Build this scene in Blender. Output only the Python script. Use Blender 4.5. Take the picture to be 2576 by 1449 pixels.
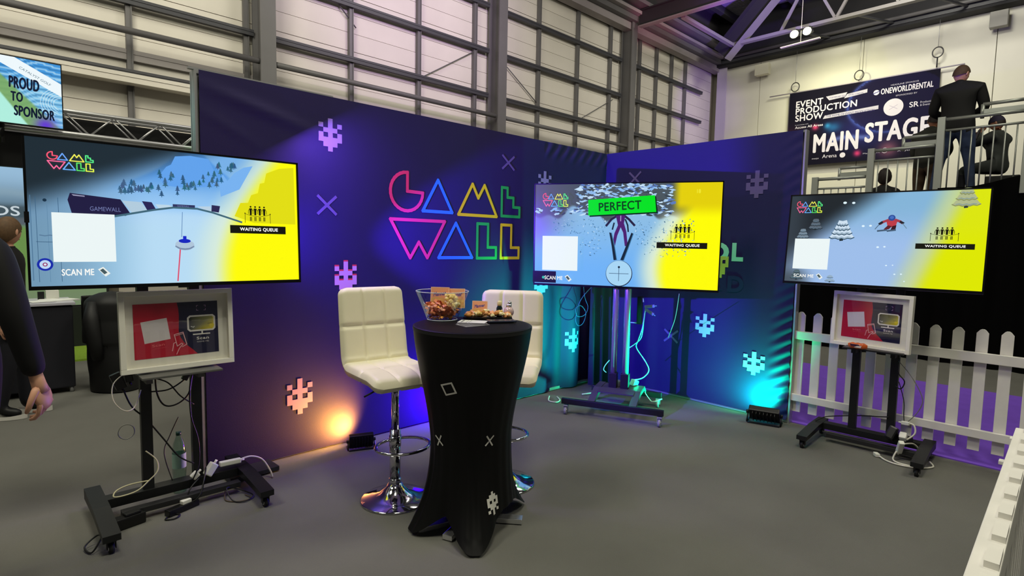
import bpy, bmesh, math, random
import numpy as np
from mathutils import Vector, Matrix
random.seed(7)
PI = math.pi
SC = bpy.context.scene
COL = SC.collection
for _o in list(bpy.data.objects): bpy.data.objects.remove(_o, do_unlink=True)

# ------------------------------------------------------------------ camera, world, lights, exposure
def make_camera():
    pitch, roll, yaw = 0.0800, 0.0201, 0.8055
    cy, sy = math.cos(yaw), math.sin(yaw)
    fwd = Vector((cy*math.cos(pitch), sy*math.cos(pitch), -math.sin(pitch)))
    right = Vector((sy, -cy, 0)); up = right.cross(fwd)
    r2 = right*math.cos(roll)+up*math.sin(roll); u2 = -right*math.sin(roll)+up*math.cos(roll)
    cd = bpy.data.cameras.new('camera'); cd.sensor_width = 36; cd.lens = 1400.5*36/2576
    cd.clip_start = 0.05; cd.clip_end = 200
    co = bpy.data.objects.new('camera', cd); COL.objects.link(co)
    m = Matrix((r2, u2, -fwd)).transposed().to_4x4(); m.translation = Vector((0, 0, 1.5))
    co.matrix_world = m; SC.camera = co
make_camera()
SC.view_settings.view_transform = 'Standard'; SC.view_settings.look = 'None'
SC.view_settings.exposure = 0.0; SC.view_settings.gamma = 1.0; SC.view_settings.use_curve_mapping = False

W = bpy.data.worlds.new('hall_air'); SC.world = W; W.use_nodes = True
W.node_tree.nodes['Background'].inputs[0].default_value = (0.50, 0.50, 0.44, 1)
W.node_tree.nodes['Background'].inputs[1].default_value = 0.11

def light(name, kind, loc, target, power, color, size=1.0, size_y=None, spot=60, blend=0.5, radius=0.1, spread=None):
    d = bpy.data.lights.new(name, kind); d.energy = power; d.color = color
    if kind == 'AREA':
        d.shape = 'RECTANGLE'; d.size = size; d.size_y = size_y or size
        if spread: d.spread = math.radians(spread)
    elif kind == 'SPOT':
        d.spot_size = math.radians(spot); d.spot_blend = blend; d.shadow_soft_size = radius
    else: d.shadow_soft_size = radius
    o = bpy.data.objects.new(name, d); COL.objects.link(o); o.location = loc
    o.rotation_euler = (Vector(target)-Vector(loc)).to_track_quat('-Z', 'Y').to_euler()
    o['kind'] = 'helper'
    return o
WARM = (1.0, 0.97, 0.78)
light('hall_light', 'AREA', (1.0, 0.0, 8.5), (1.6, 1.6, 0), 270, WARM, 1.6)
light('hall_light', 'AREA', (-4.0, 3.0, 9.0), (1, 3.5, 0), 250, WARM, 2.0)
light('hall_light', 'AREA', (7.0, -3.0, 9.5), (6, 1, 0), 260, WARM, 2.0)
light('hall_light', 'AREA', (0.0, 6.5, 9.0), (2.0, 11.6, 4.5), 360, (1.0, 0.96, 0.80), 3.0)
light('hall_light', 'AREA', (9.0, 5.0, 9.0), (10.0, 11.6, 5), 330, (1.0, 0.95, 0.86), 3.0)
light('hall_light', 'AREA', (15.5, 3.5, 9.3), (22.6, 5.0, 5.0), 760, (1.0, 0.97, 0.84), 2.0)
light('purple_wash', 'SPOT', (6.0, 2.5, 8.0), (7.6, 11.6, 7.4), 1500, (0.66, 0.32, 1.0), spot=52, blend=1.0, radius=0.3)
light('purple_wash', 'SPOT', (16.0, 3.0, 4.0), (21.3, 11.3, 7.0), 1500, (0.40, 0.20, 1.0), spot=22, blend=0.7, radius=0.2)
light('purple_wash', 'SPOT', (12.5, 3.0, 3.5), (18.6, 8.2, 10.2), 6500, (0.30, 0.13, 1.0), spot=32, blend=0.6, radius=0.2)
light('pink_wash', 'SPOT', (12.0, 5.0, 4.0), (16.1, 9.3, 8.7), 1300, (1.0, 0.22, 0.50), spot=24, blend=0.6, radius=0.2)
light('screen_backlight', 'SPOT', (1.12, 3.52, 1.50), (4.98, 3.2, 1.75), 100, (0.12, 0.035, 1.0), spot=110, blend=1.0, radius=0.05)
light('screen_backlight', 'SPOT', (1.12, 3.445, 1.50), (4.98, 2.55, 1.55), 900, (0.12, 0.03, 1.0), spot=60, blend=0.25, radius=0.015)  # extra narrow spot at the backlight, added to brighten the short wall
light('carpet_wash', 'AREA', (1.6, 3.45, 2.3), (3.0, 2.8, 0), 13, (0.42, 0.20, 1.0), 0.3)  # unseen area light added to tint the carpet purple

# ------------------------------------------------------------------ helpers
def lin(c):
    out = []
    for v in c[:3]:
        v = v/255.0
        out.append(v/12.92 if v <= 0.04045 else ((v+0.055)/1.055)**2.4)
    return (*out, 1.0)
_M = {}
def mat(name, col=(128, 128, 128), rough=0.6, metal=0.0, spec=0.5, emit=None, strength=1.0, trans=0.0, ior=1.45,
        noise=0.0, nscale=40.0, bump=0.0, bscale=200.0, coat=0.0, alpha=1.0, sheen=0.0):
    if name in _M: return _M[name]
    m = bpy.data.materials.new(name); m.use_nodes = True; _M[name] = m
    nt = m.node_tree; b = nt.nodes['Principled BSDF']; L = nt.links
    b.inputs['Base Color'].default_value = lin(col)
    b.inputs['Roughness'].default_value = rough; b.inputs['Metallic'].default_value = metal
    b.inputs['Specular IOR Level'].default_value = spec; b.inputs['IOR'].default_value = ior
    b.inputs['Transmission Weight'].default_value = trans; b.inputs['Coat Weight'].default_value = coat
    b.inputs['Alpha'].default_value = alpha
    if sheen: b.inputs['Sheen Weight'].default_value = sheen
    if emit: b.inputs['Emission Color'].default_value = lin(emit); b.inputs['Emission Strength'].default_value = strength
    if noise or bump:
        tc = nt.nodes.new('ShaderNodeTexCoord')
    if noise:
        n = nt.nodes.new('ShaderNodeTexNoise'); n.inputs['Scale'].default_value = nscale; n.inputs['Detail'].default_value = 5
        L.new(tc.outputs['Object'], n.inputs['Vector'])
        r = nt.nodes.new('ShaderNodeValToRGB'); c = lin(col)
        r.color_ramp.elements[0].position = 0.3; r.color_ramp.elements[1].position = 0.7
        r.color_ramp.elements[0].color = tuple(x*(1-noise) for x in c[:3])+(1,)
        r.color_ramp.elements[1].color = tuple(min(1, x*(1+noise)) for x in c[:3])+(1,)
        L.new(n.outputs['Fac'], r.inputs['Fac']); L.new(r.outputs['Color'], b.inputs['Base Color'])
    if bump:
        n = nt.nodes.new('ShaderNodeTexNoise'); n.inputs['Scale'].default_value = bscale; n.inputs['Detail'].default_value = 3
        L.new(tc.outputs['Object'], n.inputs['Vector'])
        bp = nt.nodes.new('ShaderNodeBump'); bp.inputs['Strength'].default_value = bump; bp.inputs['Distance'].default_value = 0.01
        L.new(n.outputs['Fac'], bp.inputs['Height']); L.new(bp.outputs['Normal'], b.inputs['Normal'])
    return m
def thin_glass(name, tint=(255, 255, 255), gloss=0.03, edge=1.35):
    if name in _M: return _M[name]
    m = bpy.data.materials.new(name); m.use_nodes = True; _M[name] = m; nt = m.node_tree
    for n in list(nt.nodes):
        if n.type == 'BSDF_PRINCIPLED': nt.nodes.remove(n)
    out = [n for n in nt.nodes if n.type == 'OUTPUT_MATERIAL'][0]
    t = nt.nodes.new('ShaderNodeBsdfTransparent'); t.inputs[0].default_value = lin(tint)
    g = nt.nodes.new('ShaderNodeBsdfGlossy'); g.inputs['Roughness'].default_value = gloss
    f = nt.nodes.new('ShaderNodeLayerWeight'); f.inputs['Blend'].default_value = 0.22
    k = nt.nodes.new('ShaderNodeMath'); k.operation = 'MULTIPLY_ADD'; k.inputs[1].default_value = 0.55*edge; k.inputs[2].default_value = 0.035; nt.links.new(f.outputs['Facing'], k.inputs[0])
    mx = nt.nodes.new('ShaderNodeMixShader'); nt.links.new(k.outputs[0], mx.inputs[0]); nt.links.new(t.outputs[0], mx.inputs[1]); nt.links.new(g.outputs[0], mx.inputs[2]); nt.links.new(mx.outputs[0], out.inputs['Surface'])
    return m
def pic_mat(name, emission=True, rough=0.25, spec=0.3):
    if name in _M: return _M[name]
    m = bpy.data.materials.new(name); m.use_nodes = True; _M[name] = m
    nt = m.node_tree; b = nt.nodes['Principled BSDF']
    a = nt.nodes.new('ShaderNodeAttribute'); a.attribute_name = 'Col'
    b.inputs['Roughness'].default_value = rough; b.inputs['Specular IOR Level'].default_value = spec
    if emission:
        b.inputs['Base Color'].default_value = (0, 0, 0, 1)
        nt.links.new(a.outputs['Color'], b.inputs['Emission Color']); b.inputs['Emission Strength'].default_value = 1.0
    else: nt.links.new(a.outputs['Color'], b.inputs['Base Color'])
    return m

def thing(name, label, cat, loc=(0, 0, 0), rotz=0.0, group=None, parent=None):
    o = bpy.data.objects.new(name, None); COL.objects.link(o); o.empty_display_size = 0.05
    o.location = loc; o.rotation_euler = (0, 0, rotz); o['label'] = label; o['category'] = cat
    if group: o['group'] = group
    return o
def link(name, me, m=None, parent=None, loc=None, rot=None, label=None, kind=None):
    o = bpy.data.objects.new(name, me); COL.objects.link(o)
    if m is not None:
        ms = m if isinstance(m, (list, tuple)) else [m]
        if not me.materials:
            for x in ms: me.materials.append(x)
    if parent: o.parent = parent
    if loc: o.location = loc
    if rot: o.rotation_euler = rot
    if label: o['label'] = label
    if kind: o['kind'] = kind
    return o
def tag(o, label, cat, group=None):
    o['label'] = label; o['category'] = cat
    if group: o['group'] = group
    return o

class B:
    """collects shapes into one mesh"""
    def __init__(s): s.v = []; s.f = []; s.mi = []; s.cur = 0; s.smooth = set()
    def add(s, vs, fs, sm=False):
        o = len(s.v); s.v += [tuple(v) for v in vs]
        for f in fs:
            if sm: s.smooth.add(len(s.f))
            s.f.append(tuple(i+o for i in f)); s.mi.append(s.cur)
        return s
    def box(s, c, d, rot=None, bev=0.0):
        x, y, z = d[0]/2, d[1]/2, d[2]/2
        if bev <= 0:
            vs = [Vector((a*x, b*y, e*z)) for e in (-1, 1) for b in (-1, 1) for a in (-1, 1)]
            fs = [(0, 2, 3, 1), (4, 5, 7, 6), (0, 1, 5, 4), (2, 6, 7, 3), (0, 4, 6, 2), (1, 3, 7, 5)]
        else:
            bm = bmesh.new(); bmesh.ops.create_cube(bm, size=1)
            for v in bm.verts: v.co = Vector((v.co.x*2*x, v.co.y*2*y, v.co.z*2*z))
            bmesh.ops.bevel(bm, geom=bm.edges[:], offset=bev, segments=2, affect='EDGES', profile=0.6)
            bm.verts.ensure_lookup_table()
            vs = [v.co.copy() for v in bm.verts]; fs = [tuple(v.index for v in f.verts) for f in bm.faces]; bm.free()
        if rot is not None:
            R = rot if isinstance(rot, Matrix) else Matrix.Rotation(rot, 3, 'Z')
            vs = [R @ v for v in vs]
        c = Vector(c); return s.add([v+c for v in vs], fs, bev > 0 and False)
    def span(s, a, b, w, h, bev=0):
        """box bar from a to b; w = horizontal width, h = height"""
        a, b = Vector(a), Vector(b); d = b-a; L = d.length; t = d.normalized()
        up = Vector((0, 0, 1)) if abs(t.z) < 0.95 else Vector((0, 1, 0))
        sd = t.cross(up).normalized(); u = sd.cross(t).normalized()
        R = Matrix((t, sd, u)).transposed()
        return s.box((a+b)/2, (L, w, h), R, bev)
    def cyl(s, a, b, r, r2=None, n=16, caps=True):
        a, b = Vector(a), Vector(b); t = (b-a).normalized(); r2 = r if r2 is None else r2
        up = Vector((0, 0, 1)) if abs(t.z) < 0.9 else Vector((1, 0, 0))
        e1 = t.cross(up).normalized(); e2 = t.cross(e1).normalized()
        o = len(s.v)
        vs = [a+(e1*math.cos(2*PI*i/n)+e2*math.sin(2*PI*i/n))*r for i in range(n)] + [b+(e1*math.cos(2*PI*i/n)+e2*math.sin(2*PI*i/n))*r2 for i in range(n)]
        s.add(vs, [(i, i+n, (i+1) % n+n, (i+1) % n) for i in range(n)], True)
        if caps:
            s.f.append(tuple(o+i for i in range(n))); s.mi.append(s.cur)
            s.f.append(tuple(o+n+i for i in reversed(range(n)))); s.mi.append(s.cur)
        return s
    def tube(s, pts, r, n=8, closed=False):
        P = [Vector(p) for p in pts]; m = len(P); rings = []; prev = None
        for i in range(m):
            if closed: t = (P[(i+1) % m]-P[i-1]).normalized()
            else: t = (P[min(i+1, m-1)]-P[max(i-1, 0)]).normalized()
            if prev is None:
                up = Vector((0, 0, 1)) if abs(t.z) < 0.9 else Vector((1, 0, 0)); e1 = t.cross(up).normalized()
            else:
                e1 = (prev-t*prev.dot(t)); e1 = e1.normalized() if e1.length > 1e-6 else t.orthogonal().normalized()
            prev = e1; e2 = t.cross(e1)
            rr = r[i] if isinstance(r, (list, tuple)) else r
            rings.append([P[i]+(e1*math.cos(2*PI*k/n)+e2*math.sin(2*PI*k/n))*rr for k in range(n)])
        vs = [v for g in rings for v in g]; fs = []
        for i in range(m if closed else m-1):
            j = (i+1) % m
            for k in range(n): fs.append((i*n+k, i*n+(k+1) % n, j*n+(k+1) % n, j*n+k))
        s.add(vs, fs, True)
        if not closed:
            o = len(s.v)-len(vs); s.f.append(tuple(o+k for k in reversed(range(n)))); s.mi.append(s.cur)
            s.f.append(tuple(o+(m-1)*n+k for k in range(n))); s.mi.append(s.cur)
        return s
    def lathe(s, prof, c=(0, 0, 0), n=32, cap=True):
        c = Vector(c); vs = []; fs = []; m = len(prof)
        for (r, z) in prof:
            for k in range(n): vs.append(c+Vector((r*math.cos(2*PI*k/n), r*math.sin(2*PI*k/n), z)))
        for i in range(m-1):
            for k in range(n): fs.append((i*n+k, i*n+(k+1) % n, (i+1)*n+(k+1) % n, (i+1)*n+k))
        s.add(vs, fs, True)
        if cap:
            o = len(s.v)-len(vs)
            if prof[0][0] > 1e-4: s.f.append(tuple(o+k for k in reversed(range(n)))); s.mi.append(s.cur)
            if prof[-1][0] > 1e-4: s.f.append(tuple(o+(m-1)*n+k for k in range(n))); s.mi.append(s.cur)
        return s
    def ball(s, c, r, n=12, sc=(1, 1, 1)):
        vs = []; fs = []; c = Vector(c)
        m = n//2
        for i in range(m+1):
            a = PI*i/m
            for k in range(n):
                vs.append(c+Vector((math.sin(a)*math.cos(2*PI*k/n)*r*sc[0], math.sin(a)*math.sin(2*PI*k/n)*r*sc[1], math.cos(a)*r*sc[2])))
        for i in range(m):
            for k in range(n): fs.append((i*n+k, (i+1)*n+k, (i+1)*n+(k+1) % n, i*n+(k+1) % n))
        return s.add(vs, fs, True)
    def prism(s, poly, a, b, axis='y'):
        """extrude 2D poly: axis y: (x,z) from y=a..b ; axis z: (x,y) ; axis x: (y,z)"""
        n = len(poly); f = {'y': lambda p, t: (p[0], t, p[1]), 'z': lambda p, t: (p[0], p[1], t), 'x': lambda p, t: (t, p[0], p[1])}[axis]
        vs = [f(p, a) for p in poly]+[f(p, b) for p in poly]
        fs = [tuple(range(n)), tuple(range(2*n-1, n-1, -1))]+[(i, i+n, (i+1) % n+n, (i+1) % n) for i in range(n)]
        return s.add(vs, fs)
    def grid(s, fn, nu, nv, closed_u=False):
        vs = [fn(i/nu if closed_u else i/(nu-1), j/(nv-1)) for j in range(nv) for i in range(nu)]
        fs = []
        for j in range(nv-1):
            for i in range(nu if closed_u else nu-1):
                i2 = (i+1) % nu; fs.append((j*nu+i, j*nu+i2, (j+1)*nu+i2, (j+1)*nu+i))
        return s.add(vs, fs, True)
    def mesh(s, name='mesh', mats=None):
        me = bpy.data.meshes.new(name); me.from_pydata(s.v, [], s.f); me.update()
        bm = bmesh.new(); bm.from_mesh(me); bmesh.ops.recalc_face_normals(bm, faces=bm.faces[:]); bm.to_mesh(me); bm.free()
        sm = np.zeros(len(me.polygons), bool)
        for i in s.smooth: sm[i] = True
        me.polygons.foreach_set('use_smooth', sm)
        if any(s.mi): me.polygons.foreach_set('material_index', s.mi)
        me.update(); return me
    def obj(s, name, m, parent=None, **k): return link(name, s.mesh(name), m, parent, **k)

_TX = {}
def text_tris(txt, bold=0.0, w0=0.0):
    key = (txt, bold, w0)
    if key in _TX: return _TX[key]
    c = bpy.data.curves.new('t', 'FONT'); c.body = txt; c.offset = bold; c.resolution_u = 4; c.space_character = 1.0+max(0, w0-0.02)*3.0; c.fill_mode = 'FRONT'
    o = bpy.data.objects.new('t', c); COL.objects.link(o)
    bpy.context.view_layer.update()
    me = o.evaluated_get(bpy.context.evaluated_depsgraph_get()).to_mesh()
    vs = [(v.co.x, v.co.y) for v in me.vertices]; fs = [tuple(p.vertices) for p in me.polygons]
    bpy.data.objects.remove(o, do_unlink=True); bpy.data.curves.remove(c)
    xs = [v[0] for v in vs]; ys = [v[1] for v in vs]; x0, x1, y0, y1 = min(xs), max(xs), min(ys), max(ys)
    vs = [((x-x0)/(x1-x0), (y-y0)/(y1-y0)) for x, y in vs]
    _TX[key] = (vs, fs, (x1-x0)/(y1-y0)); return _TX[key]

class Pic:
    """flat printed or lit picture: coloured polygons in (u right, v down) units of width w and height h"""
    def __init__(s, w, h): s.w = w; s.h = h; s.V = []; s.F = []; s.C = []; s.n = 0; s.step = 0.00008
    def _p(s, u, v): return ((u-0.5)*s.w, -s.n*s.step, (0.5-v)*s.h)
    def layer(s): s.n += 1
    def poly(s, pts, col):
        s.layer(); o = len(s.V); s.V += [s._p(*p) for p in pts]; s.F.append(tuple(range(o, o+len(pts)))); s.C.append([lin(col)]*len(pts)); return s
    def gpoly(s, pts, cols):
        s.layer(); o = len(s.V); s.V += [s._p(*p) for p in pts]; s.F.append(tuple(range(o, o+len(pts)))); s.C.append([lin(c) for c in cols]); return s
    def rect(s, u0, v0, u1, v1, col): return s.poly([(u0, v0), (u1, v0), (u1, v1), (u0, v1)], col)
    def disc(s, u, v, r, col, n=20, asp=True, r2=None):
        k = s.w/s.h; rr = (r2 if r2 else r)
        return s.poly([(u+r*math.cos(2*PI*i/n), v+rr*(k if asp else 1)*math.sin(2*PI*i/n)) for i in range(n)], col)
    def stroke(s, pts, wd, col, closed=False):
        s.layer(); k = s.w/s.h; P = [Vector((p[0], p[1]/k)) for p in pts]; m = len(P)
        for i in range(m if closed else m-1):
            a, b = P[i], P[(i+1) % m]; d = (b-a)
            if d.length < 1e-9: continue
            d.normalize(); n = Vector((-d.y, d.x))*wd/2; e = d*wd*0.3
            q = [a-e+n, b+e+n, b+e-n, a-e-n]; o = len(s.V)
            s.V += [s._p(x.x, x.y*k) for x in q]; s.F.append((o, o+1, o+2, o+3)); s.C.append([lin(col)]*4)
        return s
    def text(s, txt, u, v, wu, hv, col, bold=0.02, shear=0.0, rot=0.0):
        """u,v = lower-left corner; wu x hv size; heavier weights are overprinted with small shifts"""
        if bold > 0:
            f = bold*0.75*hv*s.h/s.w
            for dx, dy in ((-f, 0), (f, 0), (0, -f), (0, f), (-f*0.7, -f*0.7), (f*0.7, -f*0.7), (-f*0.7, f*0.7), (f*0.7, f*0.7))[:(8 if bold > 0.05 else 4)]: s.text1(txt, u+dx, v+dy*s.w/s.h, wu, hv, col, 0.0, shear, rot, bold)
            return s
        return s.text1(txt, u, v, wu, hv, col, bold, shear, rot, bold)
    def text1(s, txt, u, v, wu, hv, col, bold, shear, rot, w0):
        s.layer(); vs, fs, _ = text_tris(txt, bold, w0); o = len(s.V); k = s.w/s.h; c, sn = math.cos(rot), math.sin(rot)
        for x, y in vs:
            X = x*wu+shear*y*hv/k; Y = -y*hv/k
            X, Y = X*c-Y*sn, X*sn+Y*c
            s.V.append(s._p(u+X, v+Y*k))
        for f in fs: s.F.append(tuple(i+o for i in f)); s.C.append([lin(col)]*len(f))
        return s
    def raster(s, fn, nx, ny, u0=0, v0=0, u1=1, v1=1):
        s.layer(); o = len(s.V)
        U, Vv = np.meshgrid(np.linspace(u0, u1, nx+1), np.linspace(v0, v1, ny+1))
        C = np.clip(fn(U, Vv), 0, 255)/255.0; C = np.where(C <= 0.04045, C/12.92, ((C+0.055)/1.055)**2.4)
        for j in range(ny+1):
            for i in range(nx+1): s.V.append(s._p(U[j, i], Vv[j, i]))
        for j in range(ny):
            for i in range(nx):
                q = [(j, i), (j, i+1), (j+1, i+1), (j+1, i)]
                s.F.append(tuple(o+a*(nx+1)+b for a, b in q)); s.C.append([(*C[a, b], 1.0) for a, b in q])
        return s
    def mesh(s, name='picture'):
        me = bpy.data.meshes.new(name); me.from_pydata(s.V, [], s.F); me.update()
        ca = me.color_attributes.new('Col', 'FLOAT_COLOR', 'CORNER')
        flat = np.array([x for f in s.C for c in f for x in c], np.float32); ca.data.foreach_set('color', flat)
        bm = bmesh.new(); bm.from_mesh(me)
        for f in bm.faces: f.normal_update()
        rev = [f for f in bm.faces if f.normal.y > 0]; bmesh.ops.reverse_faces(bm, faces=rev); bm.to_mesh(me); bm.free()
        return me
    def obj(s, name, m, parent, **k): return link(name, s.mesh(name), m, parent, **k)

def catmull(pts, n=6, closed=False):
    P = [Vector(p) for p in pts]; m = len(P); out = []
    for i in range(m if closed else m-1):
        p0 = P[(i-1) % m] if closed or i > 0 else P[0]; p1 = P[i]; p2 = P[(i+1) % m]; p3 = P[(i+2) % m] if closed or i+2 < m else P[-1]
        for k in range(n):
            t = k/n; out.append(0.5*((2*p1)+(-p0+p2)*t+(2*p0-5*p1+4*p2-p3)*t*t+(-p0+3*p1-3*p2+p3)*t**3))
    if not closed: out.append(P[-1])
    return out
def cable(label, pts, r, m, name='cable', smooth=6, parent=None, closed=False, group=None, cat='cable'):
    b = B(); b.tube(catmull(pts, smooth, closed), r, 7, closed)
    o = b.obj(name, m, parent)
    if not parent: tag(o, label, cat, group)
    return o

# materials
ALU = mat('brushed_aluminium', (190, 190, 192), 0.38, 0.75)
CHROME = mat('chrome', (215, 215, 218), 0.08, 1.0)
BLK = mat('black_powder_coat', (20, 21, 22), 0.45)
BLKP = mat('black_plastic', (14, 14, 15), 0.35)
BEZEL = mat('gloss_bezel', (10, 10, 11), 0.25)
WHITE_P = mat('white_plastic', (225, 225, 215), 0.45)
SCREEN = pic_mat('lit_screen'); PRINT = pic_mat('printed_paper', False, 0.5, 0.3); PRINTV = pic_mat('printed_vinyl', False, 0.8, 0.15)
RUBBER = mat('rubber', (18, 18, 18), 0.7)
CAB_B = mat('black_cable', (13, 13, 14), 0.5); CAB_W = mat('white_cable', (215, 212, 200), 0.45); CAB_C = mat('cream_cable', (190, 184, 150), 0.5)
CAB_G = mat('clear_grey_cable', (120, 120, 112), 0.35)

# ------------------------------------------------------------------ setting
def struct(name, b, m, parent=None):
    o = b.obj(name, m, parent)
    if not parent: o['kind'] = 'structure'
    return o
CARPET = mat('grey_carpet', (113, 112, 107), 0.95, spec=0.1, noise=0.10, nscale=1.3, bump=0.5, bscale=420)
b = B(); b.box((9, 4, -0.05), (34, 24, 0.1)); FLOOR = struct('floor', b, CARPET)
b = B(); b.box((6.43, 0.9, 0.004), (2.78, 3.3, 0.008))
o = struct('floor_carpet', b, mat('purple_carpet', (124, 84, 205), 0.95, spec=0.05, noise=0.05, nscale=6, bump=0.4, bscale=400))
o['label'] = 'purple carpet beyond the white picket fence'
YW = 11.6; XE = 22.6
CLAD = mat('cream_cladding', (212, 206, 194), 0.6, noise=0.06, nscale=0.9)
STEEL = mat('grey_painted_steel', (100, 98, 98), 0.5, noise=0.05, nscale=3)
STEELD = mat('dark_grey_steel', (62, 62, 66), 0.5)
wb = B(); wb.box((9.0, YW+0.13, 5.5), (36, 0.1, 11)); WL = struct('wall_left', wb, mat('cladding_joint', (176, 170, 158), 0.8))
# cladding sheets, one per row and bay
xs_col = [-7.9, -1.88, 4.12, 10.15, 16.09, 22.5]
pm = {}
for bi in range(len(xs_col)-1):
    x0, x1 = xs_col[bi], xs_col[bi+1]
    if x1 < -2: continue
    q = B(); q.box((0, 0, 0), (x1-x0-0.03, 0.06, 0.377)); me = q.mesh('cladding_panel'); me.materials.append(CLAD)
    for r in range(17):
        z = 2.35+r*0.387
        link('cladding_panel', me, None, WL, loc=((x0+x1)/2, YW+0.05+0.004*((r*7) % 3), z))
def ZR(k): return 1.5+k*YW
# columns
for i, x in enumerate(xs_col[1:5]):
    q = B(); q.box((0, 0, 0), (0.10, 0.42, 9.2)); q.box((0, -0.2, 0), (0.29, 0.04, 9.2)); q.box((0, 0.2, 0), (0.29, 0.04, 9.2))
    link('column', q.mesh('column'), STEEL, WL, loc=(x+0.02, YW-0.28, 4.6))
def hbar(name, x0, x1, z, y, w, h, m, rnd=False):
    q = B()
    if rnd: q.cyl((x0, y, z), (x1, y, z), w/2, n=10)
    else:
        q.box(((x0+x1)/2, y, z), (x1-x0, w, h)); q.box(((x0+x1)/2, y-w/2, z+h/2), (x1-x0, 0.02, h*0.5))
    return q.obj(name, m, WL)
for x0, x1 in ((-7.9, 4.0), (4.3, 10.0), (10.3, 15.95), (16.25, 21.5)):
    for kz in (0.235, 0.337, 0.436, 0.536): hbar('girt', x0, x1, ZR(kz), YW-0.10, 0.09, 0.09, STEELD)
    if x1 < 17: hbar('pipe', x0, x1, ZR(0.288), YW-0.42, 0.11, 0.11, STEEL, True)
hbar('gutter_band', -7.9, 4.0, ZR(0.222)+0.02, YW-0.2, 0.25, 0.12, CLAD)
hbar('gutter_band', -7.9, 4.0, ZR(0.262), YW-0.02, 0.06, 0.14, mat('lilac_grey_band', (158, 152, 150), 0.6))
for rx in (0.172*YW, 0.345*YW-0.12, 0.523*YW, 0.675*YW, 0.825*YW, 1.032*YW, 1.182*YW, 1.326*YW, 1.473*YW, 1.567*YW, 1.657*YW, 1.745*YW):
    q = B(); q.box((0, 0, 0), (0.085, 0.09, 7.2)); q.box((0.035, -0.055, 0), (0.02, 0.02, 7.2))
    link('mullion', q.mesh('mullion'), STEEL, WL, loc=(rx, YW-0.04, 5.2))
for (xa, za, xb, zb) in ((4.6, ZR(0.53), 6.2, ZR(0.40)), (8.0, ZR(0.345), 9.6, ZR(0.43)), (10.5, ZR(0.43), 12.2, ZR(0.34)), (13.9, ZR(0.34), 15.6, ZR(0.42))):
    q = B(); q.cyl((xa, YW-0.04, za), (xb, YW-0.04, zb), 0.014, n=6); q.obj('brace_rod', STEEL, WL)
# eave beams (stepped ledges), part of the roof
ROOF_M = mat('dark_roof_deck', (60, 60, 64), 0.8)
q = B(); q.box((9, 3, 10.75), (36, 22, 0.1)); CEIL = struct('ceiling', q, ROOF_M)
LEDGE = mat('pale_ledge', (146, 138, 138), 0.6, noise=0.06, nscale=2)
for (y0, z0, w, h, m) in ((11.33, 8.78, 0.30, 0.22, LEDGE), (11.12, 8.98, 0.26, 0.16, STEEL), (10.93, 9.12, 0.22, 0.10, LEDGE), (10.7, 9.30, 0.34, 0.12, STEEL)):
    q = B(); q.box((8, y0, z0), (29, w, h)); q.obj('eave_beam', m, CEIL)
q = B(); q.box((8, 11.2, 10.0), (29, 0.1, 1.6)); q.obj('eave_beam', mat('dark_eave', (52, 50, 52), 0.7), CEIL)
# corrugated deck ribs and purlins
for k in range(12):
    y = 10.4-k*1.15
    q = B(); q.box((9, y, 10.45), (34, 0.08, 0.28)); q.box((9, y, 10.31), (34, 0.2, 0.03)); q.obj('purlin', STEELD, CEIL)
q = B()
for k in range(70): q.box((15.2+k*0.12, 5.5, 10.66), (0.05, 10.5, 0.06))
o = q.obj('corrugation', mat('deck_rib', (160, 158, 168), 0.6), CEIL); o['kind'] = 'stuff'
PALE = mat('pale_steel', (132, 128, 126), 0.5)
def beam(name, a, b_, w, h, m): q = B(); q.span(a, b_, w, h); return q.obj(name, m, CEIL)
def ibeam(a, b_, w, h, off=None):
    a, b_ = Vector(a), Vector(b_); q = B(); q.span(a, b_, 0.06, h); d = off or Vector((0, 0, h/2)); q.span(a+d, b_+d, w, 0.04); o = q.obj('roof_beam', mat('roof_steel_shaded', (44, 42, 46), 0.6), CEIL)
    q = B(); q.span(a-d, b_-d, w, 0.04); q.obj('flange', PALE, o)  # pale flange, dark web: lit and shaded sides put into the steel colours
ibeam((16.09, 10.9, 8.95), (16.09, -6, 8.85), 0.20, 0.5)
ibeam((10.1, 10.9, 9.25), (10.1, -6, 9.25), 0.20, 0.5)
beam('tie_beam', (16.3, 9.46, 8.70), (19.9, 9.46, 8.70), 0.14, 0.10, PALE)
ibeam((19.9, 9.90, 8.50), (19.9, 6.85, 11.55), 0.42, 0.60, Vector((0, 0.21, 0.21)))
beam('truss_chord', (19.95, 9.6, 8.78), (19.95, -6, 8.78), 0.20, 0.10, PALE)
beam('truss_chord', (19.95, 9.6, 10.4), (19.95, -6, 10.4), 0.16, 0.10, STEELD)
for k in range(8):
    y = 7.9-k*1.7
    beam('truss_web', (19.95, y, 8.8), (19.95, y-0.85, 10.4), 0.08, 0.08, PALE); beam('truss_web', (19.95, y-0.85, 10.4), (19.95, y-1.7, 8.8), 0.08, 0.08, PALE)
for k in range(7): beam('tie_beam', (19.95, 7.6-k*1.9, 8.8), (22.4, 6.9-k*1.9, 9.0), 0.06, 0.06, STEELD)
q = B(); q.cyl((21.9, 10.8, 9.05), (21.9, -6, 9.05), 0.06, n=10); q.obj('pipe', STEEL, CEIL)
q = B(); q.box((22.3, 3, 9.75), (0.5, 16.5, 1.9)); q.obj('roof_fascia', mat('black_fascia', (26, 25, 28), 0.7), CEIL)
q = B(); q.box((22.05, 3, 8.95), (0.06, 16.5, 0.14)); q.obj('roof_fascia', STEELD, CEIL)
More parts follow.
